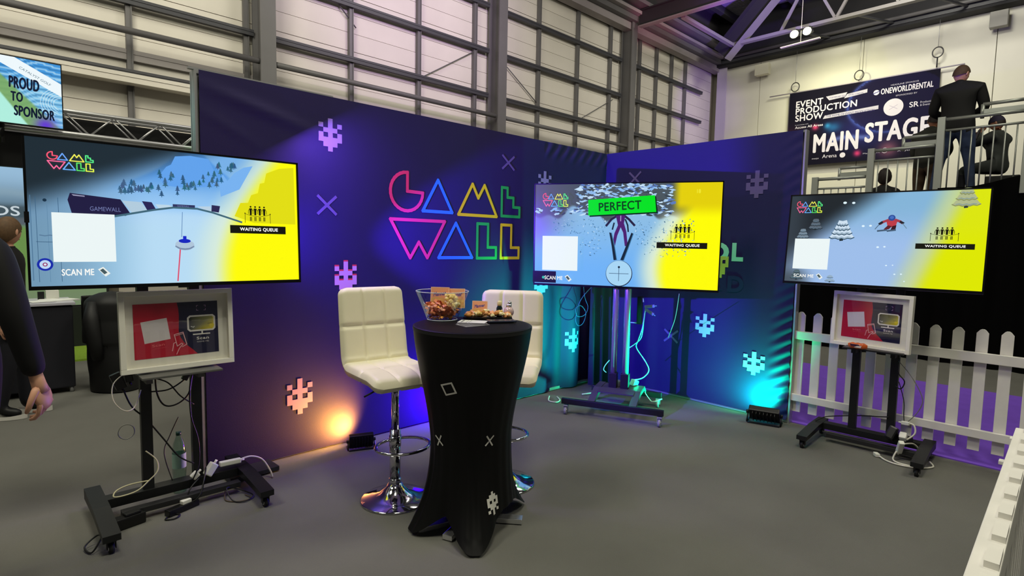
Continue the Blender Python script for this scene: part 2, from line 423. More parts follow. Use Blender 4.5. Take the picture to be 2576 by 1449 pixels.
# end wall in tall precast panels
q = B(); q.box((XE+0.35, 3, 5), (0.2, 18, 10)); WR = struct('wall_right', q, mat('joint_grey', (160, 156, 140), 0.8))
EW = mat('white_end_wall', (216, 213, 198), 0.55, noise=0.05, nscale=0.5)
edges = [11.4, 9.6, 6.05, 2.5, -1.1, -4.6]
for a, c in zip(edges[:-1], edges[1:]):
    q = B(); q.box((XE+0.1, (a+c)/2, 4.4), (0.3, a-c-0.016, 8.8), bev=0.006); q.obj('wall_panel', EW, WR)
q = B(); q.box((22.45, 11.05, 4.6), (0.3, 0.12, 9.2)); q.box((22.3, 11.05, 4.6), (0.04, 0.4, 9.2)); q.obj('column', mat('pale_column', (176, 168, 180), 0.5), WR)

# ------------------------------------------------------------------ display walls
NAVY = mat('navy_printed_fabric', (43, 35, 84), 0.62, spec=0.25, noise=0.07, nscale=1.2, bump=0.12, bscale=300, sheen=0.0)
NAVY2 = mat('navy_printed_fabric_end', (38, 33, 88), 0.58, spec=0.3, noise=0.05, nscale=1.2, bump=0.12, bscale=300)
YM = 3.733; XL, XR = 0.985, 4.975; ZT = 2.486
def dm(x, z):
    """how far the main fabric bulges towards the stand"""
    d = 0.004*math.sin(3.1*x)*math.sin(2.2*z+1)
    w = max(0.0, min(1.0, (x-3.95)/0.35)); lo = max(0.0, min(1.0, (1.75-z)/1.1))
    d += w*lo*0.045*math.sin((x-3.88)*13.5)*(1.0 if x < 4.85 else 0.3)
    # slack pucker hanging from the top left edge
    g = math.exp(-((x-1.35)/0.33)**2)*math.exp(-((z-(2.40-0.25*(x-1.0)))/0.035)**2); d += 0.016*g
    g = math.exp(-((x-1.15)/0.2)**2)*math.exp(-((z-(2.25-0.5*(x-1.0)))/0.03)**2); d += 0.006*g
    if x > 4.0: d += 0.010*math.exp(-((z-2.42)/0.06)**2)*math.sin((x-z*0.8)*48)
    return d
def dr(y, z):
    d = 0.004*math.sin(3*y+z)
    e = max(0.0, 1-(y-1.735)/0.20)
    d += 0.014*e*math.sin(z*62+(y-1.735)*34)*min(1, max(0.25, 1.6-z*1.2))
    w = max(0.0, min(1.0, (y-3.0)/0.4)); lo = max(0.0, min(1.0, (1.5-z)/0.9)); d += w*lo*0.04*math.sin((y-3)*15)
    return d
main = thing('display_wall', 'long navy fabric display wall with outlined coloured letters and pixel creatures', 'display wall', (0, 0, 0), group=None)
b = B(); b.grid(lambda u, v: (XL+(XR-XL)*u, YM-dm(XL+(XR-XL)*u, 0.012+(ZT-0.012)*v), 0.012+(ZT-0.012)*v), 260, 90); b.obj('fabric', NAVY, main)
b = B(); b.box(((XL+XR)/2, YM+0.075, ZT/2), (XR-XL, 0.004, ZT-0.02)); b.obj('back_lining', mat('pale_lining', (160, 156, 150), 0.8), main)
b = B(); b.box((XL-0.012, YM+0.045, ZT/2), (0.024, 0.045, ZT)); b.box((XL-0.018, YM+0.01, ZT/2), (0.012, 0.02, ZT)); b.box((XL-0.018, YM+0.085, ZT/2), (0.012, 0.018, ZT)); b.obj('frame_post', ALU, main)
b = B(); b.box(((XL+XR)/2, YM+0.04, ZT-0.01), (XR-XL+0.04, 0.05, 0.02)); b.box((XL+0.4, YM+0.03, ZT+0.006), (0.9, 0.03, 0.012)); b.obj('top_rail', ALU, main)
b = B(); b.box(((XL+XR)/2, YM+0.04, 0.02), (XR-XL, 0.05, 0.03)); b.obj('bottom_rail', ALU, main)

LOGO = {'G': None, 'A': [(2.582, 1.745), (2.728, 2.0), (2.875, 1.745)], 'M': [(2.94, 1.735), (3.09, 2.0), (3.155, 1.885), (3.225, 2.0), (3.37, 1.735)],
        'E': [(3.43, 2.0), (3.50, 2.0), (3.50, 1.915), (3.575, 1.915), (3.575, 1.83), (3.655, 1.83), (3.655, 1.745), (3.43, 1.745)],
        'W': [(2.285, 1.668), (2.80, 1.668), (2.628, 1.37), (2.546, 1.495), (2.465, 1.37)], 'A2': [(2.74, 1.37), (2.916, 1.66), (3.095, 1.37)],
        'L': [(3.15, 1.665), (3.272, 1.665), (3.272, 1.46), (3.37, 1.46), (3.37, 1.365), (3.15, 1.365)],
        'L2': [(3.43, 1.665), (3.555, 1.665), (3.555, 1.46), (3.655, 1.46), (3.655, 1.365), (3.43, 1.365)]}
gx, gz, gr = 2.432, 1.885, 0.148
LOGO['G'] = [(gx+0.004, gz+gr)]+[(gx+gr*math.cos(a), gz+gr*math.sin(a)) for a in [PI/2+(1.5*PI)*k/22 for k in range(1, 23)]]+[(gx+0.004, gz+0.004)]
LCOL = {'G': (240, 66, 120), 'W': (240, 66, 120), 'A': (60, 140, 235), 'A2': (60, 140, 235), 'M': (236, 216, 40), 'L2': (236, 216, 40), 'E': (48, 190, 84), 'L': (48, 190, 84)}
def fmat(n, c): return mat('print_'+n, c, 0.7, spec=0.1)
def stroke_mesh(pts, wd, closed, mp):
    b = B(); P = [Vector(p) for p in pts]; m = len(P)
    for i in range(m if closed else m-1):
        a, c = P[i], P[(i+1) % m]; d = (c-a); L = d.length
        if L < 1e-6: continue
        d.normalize(); n = Vector((-d.y, d.x))*wd/2; e = d*wd*0.35; k = max(1, int(L/0.06))
        for j in range(k):
            p = a-e+(d*(L)+2*e)*(j/k); q = a-e+(d*L+2*e)*((j+1)/k)
            b.add([mp(*(p+n)), mp(*(q+n)), mp(*(q-n)), mp(*(p-n))], [(0, 1, 2, 3)])
    return b
mp_main = lambda x, z: (x, YM-dm(x, z)-0.003, z)
for k in LOGO: stroke_mesh(LOGO[k], 0.026, True, mp_main).obj('outlined_letter', fmat('letter_'+{'G': 'pink', 'W': 'pink', 'A': 'blue', 'A2': 'blue', 'M': 'yellow', 'L2': 'yellow', 'E': 'green', 'L': 'green'}[k], LCOL[k]), main)
EMB = ['..X..', 'X.X.X', '.XXX.', 'X.X.X', 'XXXXX', '.XXX.', '..X..']
def emblem(x0, z1, w, h, mp, off=(0, 0), pat=EMB):
    b = B(); cw, ch = w/len(pat[0]), h/len(pat)
    for r, row in enumerate(pat):
        for c, t in enumerate(row):
            if t == 'X':
                xa, xb = x0+c*cw+off[0], x0+(c+1)*cw+off[0]; za, zb = z1-r*ch+off[1], z1-(r+1)*ch+off[1]
                b.add([mp(xa, za), mp(xb, za), mp(xb, zb), mp(xa, zb)], [(0, 1, 2, 3)])
    return b
LIL = fmat('lilac', (152, 130, 192)); LILD = fmat('dim_lilac', (108, 92, 150)); PINKL = fmat('pink_lilac', (214, 160, 220)); REDP = fmat('red', (230, 70, 90)); LIL_ORANGE_LIT = fmat('peach', (190, 150, 172))  # peach tone has the orange lamp's glow put into the emblem print
for (x0, z1, w, h, m) in ((1.717, 2.337, 0.172, 0.225, LIL), (1.829, 1.345, 0.172, 0.235, PINKL), (1.483, 0.54, 0.178, 0.25, LIL_ORANGE_LIT), (3.902, 2.202, 0.186, 0.25, LIL), (3.88, 1.23, 0.19, 0.24, LIL), (4.35, 0.632, 0.185, 0.25, LIL)):
    emblem(x0, z1, w, h, mp_main).obj('pixel_emblem', m, main)
emblem(1.829, 1.345, 0.172, 0.235, lambda x, z: (x, YM-dm(x, z)-0.002, z), (0, 0.011)).obj('pixel_emblem', REDP, main)
def cross(xa, za, xb, zb, mp, m, par): 
    b = stroke_mesh([(xa, za), (xb, zb)], 0.02, False, mp); c = stroke_mesh([(xa, zb), (xb, za)], 0.02, False, mp); b.add(c.v, c.f); return b.obj('printed_cross', m, par)
cross(1.71, 1.80, 1.84, 1.68, mp_main, LILD, main); cross(3.435, 2.285, 3.575, 2.17, mp_main, LILD, main); cross(3.37, 1.055, 3.497, 0.938, mp_main, LILD, main)

side = thing('display_wall', 'short navy fabric display wall set at right angles, lit teal at its foot', 'display wall', (0, 0, 0))
XS = 4.98; YA, YB = 1.735, 3.733
b = B(); b.grid(lambda u, v: (XS-dr(YA+(YB-YA)*u, 0.03+(ZT-0.03)*v)-0.002, YA+(YB-YA)*u, 0.03+(ZT-0.03)*v), 130, 200); b.obj('fabric', NAVY2, side)
b = B(); b.box((XS+0.045, YA-0.01, ZT/2), (0.05, 0.024, ZT)); b.box((XS+0.01, YA-0.014, ZT/2), (0.016, 0.014, ZT)); b.obj('frame_post', ALU, side)
b = B(); b.box((XS+0.04, (YA+YB)/2, ZT-0.008), (0.05, YB-YA, 0.02)); b.obj('top_rail', ALU, side)
b = B(); b.box((XS+0.04, (YA+YB)/2, 0.02), (0.05, YB-YA, 0.03)); b.obj('bottom_rail', ALU, side)
b = B(); b.box((XS+0.07, (YA+YB)/2, ZT/2), (0.004, YB-YA, ZT-0.02)); b.obj('back_lining', mat('pale_lining'), side)
mp_s = lambda y, z: (XS-dr(y, z)-0.006, y, z)
mir = lambda y0, z1, w, h, m, par=side, o=(0, 0): emblem(-y0, z1, w, h, lambda a, z: mp_s(-a, z), o).obj('pixel_emblem', m, par)
mir(2.19, 2.181, 0.191, 0.24, LILD); mir(2.611, 0.868, 0.19, 0.222, fmat('ice', (170, 214, 236))); mir(2.132, 0.577, 0.19, 0.21, fmat('ice', (170, 214, 236)))
cross(3.30, 2.26, 3.43, 2.14, mp_s, LILD, side); cross(2.80, 0.665, 2.94, 0.553, mp_s, LILD, side)
def wall_text(ch, y0, y1, z0, z1, m, name='printed_letter'):
    vs, fs, _ = text_tris(ch, 0.045); b = B(); b.add([mp_s(y0+(y1-y0)*x, z0+(z1-z0)*y) for x, y in vs], fs); return b.obj(name, m, side)
MINT = fmat('mint', (150, 216, 200)); DIMB = fmat('dim_navy', (40, 44, 92))
wall_text('P', 2.98, 2.80, 1.375, 1.545, MINT); wall_text('O', 2.77, 2.56, 1.372, 1.548, MINT); wall_text('O', 2.53, 2.315, 1.372, 1.548, MINT); wall_text('L', 2.288, 2.182, 1.378, 1.545, MINT)
wall_text('R', 2.56, 2.36, 1.10, 1.24, DIMB); wall_text('D', 2.315, 2.165, 1.095, 1.245, DIMB)
b = emblem(-2.46, 1.42, 0.145, 0.20, lambda a, z: mp_s(-a, z), pat=['XXXXX', 'X.X.X', 'XXXXX', '.XXX.', '..XX.', '..X..']); b.obj('pixel_emblem', fmat('olive_yellow', (190, 190, 90)), side)
# corner curtain folds of spare fabric hanging in the corner
b = B(); b.grid(lambda u, v: (4.62+0.32*u, 3.62-0.05*math.sin(u*16)*(1-0.5*v)-0.04*u, 0.02+1.15*v), 60, 20)
o = b.obj('hanging_curtain', mat('dark_curtain', (22, 20, 52), 0.8)); tag(o, 'dark slack curtain hanging in the corner where the two display walls meet', 'curtain')

# ------------------------------------------------------------------ picket fences
WOODP = mat('white_painted_plastic', (234, 231, 224), 0.5, noise=0.04, nscale=9)
def picket(w, t, z0, z1, pointed=True):
    b = B()
    p = [(-w/2, z0), (w/2, z0), (w/2, z1-0.028), (w/2*0.5, z1-0.006), (w*0.1, z1), (-w*0.1, z1), (-w/2*0.5, z1-0.006), (-w/2, z1-0.028)] if pointed else [(-w/2, z0), (w/2, z0), (w/2, z1), (-w/2, z1)]
    b.prism(p, -t/2, t/2, 'y'); return b.mesh('picket')
fence = thing('picket_fence', 'white picket fence running from the short display wall to the front right', 'fence', (5.03, 1.72, 0), rotz=-PI/2)
me = picket(0.066, 0.018, 0.105, 0.968); me.materials.append(WOODP)
for k in range(13): link('picket', me, None, fence, loc=(0.032+k*0.1322, 0.018, 0))
for z0, z1 in ((0.738, 0.806), (0.205, 0.262)):
    b = B(); b.box((0.80, -0.015, (z0+z1)/2), (1.62, 0.036, z1-z0), bev=0.003); b.obj('rail', WOODP, fence)
b = B(); b.box((1.66, 0, 0.5), (0.07, 0.07, 0.98), bev=0.004); b.lathe([(0.04, 0.99), (0.05, 1.0), (0.0, 1.04)], (1.66, 0, 0), 12); b.obj('post', WOODP, fence)
for z in (0.772, 0.232): b = B(); b.box((1.58, -0.045, z-0.01), (0.09, 0.02, 0.012), bev=0.002); b.obj('bracket', WOODP, fence)
sf = thing('picket_fence', 'white picket fence seen from above along the bottom right edge', 'fence', (-0.3, 0.069, 0), rotz=0.0146)
me = picket(0.078, 0.021, 0.1, 0.964, False); me.materials.append(WOODP)
for k in range(21): link('picket', me, None, sf, loc=(0.03+k*0.130, -0.0065, 0))
for z0, z1 in ((0.88, 0.952), (0.205, 0.262)):
    b = B(); b.box((1.30, 0.003, (z0+z1)/2), (2.7, 0.044, z1-z0), bev=0.003); b.obj('rail', WOODP, sf)
for c_, d_ in (((2.66, 0.012, 0.90), (0.03, 0.05, 0.03)), ((2.70, 0.02, 0.86), (0.04, 0.03, 0.07)), ((2.69, 0.035, 0.82), (0.03, 0.05, 0.012))): b = B(); b.box(c_, d_, bev=0.002); b.obj('bracket', WOODP, sf)

# ------------------------------------------------------------------ pictures shown on the televisions
LN = {}
for k, pts in LOGO.items(): LN[k] = [((x-2.27)/1.40, (2.02-z)/0.67) for x, z in pts]
SCOL = {'G': (255, 90, 120), 'W': (255, 110, 160), 'A': (110, 170, 255), 'A2': (110, 180, 255), 'M': (240, 240, 90), 'L2': (230, 250, 80), 'E': (90, 240, 140), 'L': (90, 230, 110)}
def draw_logo(P, u0, v0, u1, v1, dark=True):
    k = {}
    for n, pts in LN.items():
        q = [(u0+(u1-u0)*a, v0+(v1-v0)*c) for a, c in pts]
        if dark and n not in ('E', 'L', 'L2'): pass
        P.stroke(q, (u1-u0)*0.028, SCOL[n], True)
def queue_icon(P, u0, v0, w, h, col=(25, 25, 10)):
    for i in range(4):
        u = u0+w*(0.24+0.17*i); P.disc(u, v0+h*0.06, w*0.035, col, 12)
        P.poly([(u-w*0.045, v0+h*0.15), (u+w*0.045, v0+h*0.15), (u+w*0.035, v0+h*0.55), (u-w*0.035, v0+h*0.55)], col)
        P.stroke([(u-w*0.045, v0+h*0.18), (u-w*0.085, v0+h*0.30), (u-w*0.085, v0+h*0.47)], w*0.018, col); P.stroke([(u+w*0.045, v0+h*0.18), (u+w*0.085, v0+h*0.30), (u+w*0.085, v0+h*0.47)], w*0.018, col)
        for s in (-0.022, 0.022): P.stroke([(u+w*s, v0+h*0.66), (u+w*s, v0+h*0.88)], w*0.026, col)
    P.stroke([(u0+w*(0.02+0.96*t/10), v0+h*(0.48+0.14*math.sin(PI*t/10))) for t in range(11)], w*0.014, col)
    for u in (0.02, 0.98): P.stroke([(u0+w*u, v0+h*0.46), (u0+w*u, v0+h)], w*0.016, col); P.disc(u0+w*u, v0+h*0.45, w*0.022, col, 10)
def overlay(P, logo, qr, scan, bar, ppl):
    draw_logo(P, *logo); P.rect(*qr, (236, 246, 246))
    P.text('SCAN ME', scan[0], scan[3], scan[2]-scan[0], scan[3]-scan[1], (250, 250, 245), 0.03)
    a, v = scan[2]+0.013, (scan[1]+scan[3])/2
    P.poly([(a, v-0.018), (a+0.017, v-0.035), (a+0.040, v+0.012), (a+0.024, v+0.034)], (235, 240, 235)); P.poly([(a+0.006, v-0.012), (a+0.016, v-0.024), (a+0.030, v+0.006), (a+0.020, v+0.018)], (70, 90, 95))
    P.rect(*bar, (22, 22, 14))
    w = bar[2]-bar[0]; h = bar[3]-bar[1]
    P.text('WAITING QUEUE', bar[0]+w*0.17, bar[3]-h*0.26, w*0.68, h*0.48, (252, 252, 246), 0.05)
    queue_icon(P, *ppl)
def mix(a, b, t): t = t[..., None]; return a*(1-t)+b*t
A3 = lambda *c: np.array(c, float)
def sstep(x, a, b): t = np.clip((x-a)/(b-a), 0, 1); return t*t*(3-2*t)
def tree_icon(P, u, v, s, col):
    for k in range(3): P.poly([(u-s*(0.22+0.14*k), v-s*(1.35-0.55*k)), (u, v-s*(2.2-0.6*k)), (u+s*(0.22+0.14*k), v-s*(1.35-0.55*k))], col)
    P.stroke([(u, v-s*0.3), (u, v+s*0.15)], s*0.12, col)
def pic_tv1(w, h):
    P = Pic(w, h); rnd = random.Random(3)
    def fn(U, V):
        C = mix(A3(120, 176, 232), A3(168, 212, 250), sstep(V, 0.1, 0.6))
        m1 = 0.02+np.abs(U-0.55)*0.9-0.10*np.exp(-((U-0.55)/0.09)**2); C = mix(C, A3(84, 152, 228)+0*C, sstep(V, m1, m1+0.03)*(1-sstep(V, 0.12, 0.36))*0.95)
        m2 = 0.30-0.22*np.clip((U-0.55)/0.45, 0, 1)+0.03*np.sin(U*22); C = mix(C, A3(110, 172, 240)+0*C, sstep(V, m2, m2+0.05)*(1-sstep(V, 0.3, 0.5))*sstep(U, 0.55, 0.8)*0.7)
        C = mix(C, A3(168, 214, 244)+0*C, sstep(V, 0.50, 0.60)); C = mix(C, A3(190, 222, 244)+0*C, sstep(V, 0.42, 0.5)*sstep(U, 0.2, 0.4)*0.7)
        C = mix(C, A3(96, 132, 160)+0*C, (1-sstep(U, 0.0, 0.42))*0.75)
        d = sstep(0.42-U*0.75-V, -0.12, 0.12); C = mix(C, A3(30, 42, 50)+0*C, d*0.97)
        e = 0.93-0.16*V-0.10*np.sin(V*2.4); C = mix(C, A3(224, 240, 214)+0*C, sstep(U, e-0.20, e-0.06)*0.8); C = mix(C, A3(255, 252, 8)+0*C, sstep(U, e-0.09, e+0.02))
        return C
    P.raster(fn, 150, 84)
    P.poly([(0.425, 0.19), (0.452, 0.12), (0.470, 0.10), (0.486, 0.035), (0.545, 0.018), (0.615, 0.030), (0.632, 0.10), (0.650, 0.14), (0.640, 0.24), (0.52, 0.27), (0.44, 0.26)], (98, 162, 236)); P.poly([(0.655, 0.20), (0.672, 0.14), (0.690, 0.19), (0.72, 0.12), (0.76, 0.07), (0.80, 0.05), (0.74, 0.25), (0.66, 0.32)], (120, 178, 240))
    P.poly([(0.715, 0.02+0.45), (0.742, 0.36), (0.775, 0.355), (0.79, 0.29), (0.82, 0.27), (0.83, 0.19), (0.85, 0.18), (0.86, 0.10), (0.92, 0.05), (0.988, 0.03), (0.99, 0.52), (0.80, 0.52)], (226, 222, 20))
    for i in range(62):
        t = rnd.random(); u = 0.28+0.44*t; base = 0.37-0.24*max(0, (u-0.56)/0.16) if u > 0.56 else 0.37-0.05*rnd.random()
        v = base-rnd.random()*(0.05+0.09*(0.3 < t)); tree_icon(P, u, max(0.09, v), 0.016+0.010*rnd.random(), (38+rnd.randint(0, 30), 84+rnd.randint(0, 24), 118+rnd.randint(0, 20)))
    P.poly([(0.117, 0.41), (0.125, 0.362), (0.285, 0.388), (0.318, 0.49), (0.30, 0.505), (0.128, 0.499)], (34, 30, 66)); P.poly([(0.13, 0.37), (0.17, 0.376), (0.17, 0.384), (0.135, 0.38)], (150, 150, 180))
    P.text('GAMEWALL', 0.185, 0.478, 0.10, 0.030, (112, 120, 170), 0.0)
    P.poly([(0.29, 0.395), (0.355, 0.40), (0.375, 0.455), (0.325, 0.487)], (178, 204, 222)); P.poly([(0.358, 0.392), (0.392, 0.396), (0.408, 0.452), (0.375, 0.456)], (44, 38, 84)); P.poly([(0.405, 0.41), (0.455, 0.41), (0.475, 0.43), (0.42, 0.447)], (190, 216, 232))
    P.rect(0.468, 0.402, 0.552, 0.426, (50, 54, 96)); P.text('GAMEWALL', 0.485, 0.42, 0.045, 0.012, (120, 130, 180), 0.0); P.poly([(0.56, 0.41), (0.612, 0.405), (0.618, 0.442), (0.60, 0.442)], (186, 210, 228)); P.poly([(0.618, 0.393), (0.652, 0.398), (0.646, 0.45), (0.616, 0.443)], (46, 42, 84))
    P.stroke([(0.25, 0.517), (0.40, 0.452), (0.47, 0.428), (0.56, 0.428), (0.62, 0.452), (0.74, 0.52)], 0.008, (66, 104, 122))
    P.stroke([(0.503, 0.46), (0.497, 0.65)], 0.0022, (90, 130, 180)); P.stroke([(0.491, 0.73), (0.477, 0.985)], 0.005, (220, 80, 110))
    P.disc(0.508, 0.712, 0.036, (150, 172, 196), r2=0.022); P.disc(0.508, 0.705, 0.036, (176, 198, 218), r2=0.018); P.stroke([(0.474, 0.722), (0.49, 0.738), (0.508, 0.742), (0.526, 0.738), (0.542, 0.722)], 0.006, (120, 140, 170)); P.disc(0.508, 0.680, 0.023, (24, 40, 190), r2=0.009); P.rect(0.502, 0.642, 0.515, 0.676, (24, 40, 200))
    P.rect(0.006, 0.39, 0.0085, 0.96, (80, 118, 150))
    for u in (0.022, 0.088): P.stroke([(u, 0.40), (u+0.002, 0.97)], 0.0016, (60, 96, 128))
    P.stroke([(0.055, 0.45), (0.056, 0.97)], 0.0012, (92, 132, 164)); P.stroke([(0.02, 0.70), (0.088, 0.702)], 0.0018, (50, 84, 116)); P.disc(0.049, 0.42, 0.006, (26, 50, 70)); P.stroke([(0.03, 0.655), (0.045, 0.66), (0.06, 0.655), (0.078, 0.66)], 0.004, (90, 124, 154))
    for r, c in ((0.024, (24, 44, 170)), (0.0165, (190, 216, 244)), (0.0075, (150, 60, 110)), (0.004, (220, 230, 246))): P.disc(0.042, 0.853, r, c, 24)
    overlay(P, (0.061, 0.095, 0.203, 0.208), (0.067, 0.500, 0.263, 0.836), (0.09, 0.886, 0.189, 0.930), (0.69, 0.545, 0.936, 0.610), (0.752, 0.382, 0.116, 0.140))
    return P
def pic_tv2(w, h):
    P = Pic(w, h); rnd = random.Random(5)
    def fn(U, V):
        C = mix(A3(142, 190, 228)+np.zeros(U.shape+(3,)), A3(112, 178, 246), sstep(V, 0.25, 0.9))
        dk = 0.30+0.05*np.sin(U*19)+0.03*np.sin(U*47+1); C = mix(C, A3(70, 78, 84)+0*C, (1-sstep(V, dk-0.03, dk))*0.92)
        C = mix(C, A3(96, 92, 100)+0*C, (1-sstep(U, 0.0, 0.30))*0.6*(1-sstep(V, 0.3, 0.6)))
        C = mix(C, A3(118, 100, 220)+0*C, (1-sstep(U, 0.0, 0.2))*0.55*np.exp(-((V-0.45)/0.18)**2))
        e = 0.86-0.09*V+0.05*np.sin(V*5+1.0); C = mix(C, A3(238, 246, 206)+0*C, sstep(U, e-0.20, e-0.07)*0.85*sstep(V, 0.22, 0.34)); C = mix(C, A3(255, 253, 6)+0*C, sstep(U, e-0.09, e))
        C = mix(C, A3(228, 208, 10)+0*C, sstep(U, 0.74, 0.80)*(1-sstep(V, 0.18, 0.34)))
        return C
    P.raster(fn, 150, 84)
    for i in range(520):
        u = rnd.random()*0.76; v = 0.01+rnd.random()**1.3*0.29
        if u < 0.24 and v < 0.24: continue
        a = rnd.random()*PI; r = 0.004+0.009*rnd.random(); c = rnd.choice([(170, 206, 240), (196, 224, 246), (142, 186, 236), (92, 124, 190), (60, 72, 84)])
        P.poly([(u+1.5*r*math.cos(t)*(0.5+rnd.random()), v+0.9*r*math.sin(t)*(0.5+rnd.random()*1.2)-r*math.cos(t)*math.cos(a)*0.9) for j, t in enumerate([0, 1.1, 2.2, 3.3, 4.4, 5.4])], c)
    for i in range(420):
        s = rnd.choice((-1, 1)); d = rnd.random(); u = 0.49+s*(0.08+0.30*rnd.random()); v = 0.34+0.36*rnd.random()
        if (u < 0.27 and v > 0.49) or abs(u-0.49) < 0.05+0.30*max(0, v-0.45): continue
        a = rnd.random()*PI; r = 0.003+0.005*rnd.random(); P.poly([(u-r*math.cos(a), v-r*1.6*math.sin(a)), (u+r*0.5, v-r*0.4), (u+r*math.cos(a), v+r*1.6*math.sin(a)), (u-r*0.4, v+r*0.5)], rnd.choice([(84, 136, 176), (98, 150, 190), (70, 112, 146), (190, 220, 240)]))
    DK = (24, 40, 58)
    for s in (((0.413, 0.406), (0.44, 0.345), (0.47, 0.31)), ((0.564, 0.40), (0.535, 0.345), (0.51, 0.31))): P.stroke(s, 0.012, (40, 36, 66))
    P.poly([(0.462, 0.30), (0.515, 0.30), (0.508, 0.38), (0.522, 0.46), (0.532, 0.60), (0.516, 0.60), (0.505, 0.47), (0.491, 0.42), (0.474, 0.50), (0.462, 0.61), (0.448, 0.60), (0.458, 0.48), (0.476, 0.40)], (78, 34, 110)); P.stroke([(0.490, 0.31), (0.490, 0.36)], 0.004, (190, 170, 220))
    for q in (((0.430, 0.470), (0.443, 0.475), (0.462, 0.61), (0.475, 0.735), (0.458, 0.74), (0.445, 0.60)), ((0.549, 0.470), (0.560, 0.480), (0.535, 0.62), (0.512, 0.74), (0.494, 0.735), (0.522, 0.60))): P.poly(q, DK); P.stroke(q[1:4], 0.004, (70, 130, 176))
    P.stroke([(0.515, 0.345), (0.528, 0.40), (0.532, 0.46)], 0.008, DK); P.stroke([(0.455, 0.38), (0.447, 0.44)], 0.008, DK)
    P.disc(0.489, 0.868, 0.072, (30, 44, 70), 36); P.disc(0.488, 0.865, 0.069, (168, 214, 244), 36); P.stroke([(0.488, 0.80), (0.488, 0.94)], 0.003, (70, 100, 130)); P.stroke([(0.436, 0.868), (0.54, 0.868)], 0.003, (70, 100, 130)); P.disc(0.488, 0.805, 0.006, DK)
    P.poly([(0.318, 0.172), (0.672, 0.128), (0.684, 0.285), (0.320, 0.322)], (6, 44, 22)); P.poly([(0.311, 0.158), (0.665, 0.116), (0.675, 0.272), (0.313, 0.309)], (4, 226, 34))
    P.text('PERFECT', 0.372, 0.268, 0.226, 0.080, (8, 66, 22), 0.035, rot=-0.062)
    P.text('18', 0.876, 0.10, 0.018, 0.035, (246, 240, 60), 0.02)
    P.rect(0.0, 0.868, 0.136, 0.985, (24, 20, 34)); P.disc(0.062, 0.932, 0.008, (60, 190, 170), 12)
    overlay(P, (0.054, 0.094, 0.199, 0.222), (0.055, 0.513, 0.258, 0.856), (0.070, 0.915, 0.174, 0.952), (0.683, 0.556, 0.938, 0.612), (0.752, 0.385, 0.122, 0.145))
    return P
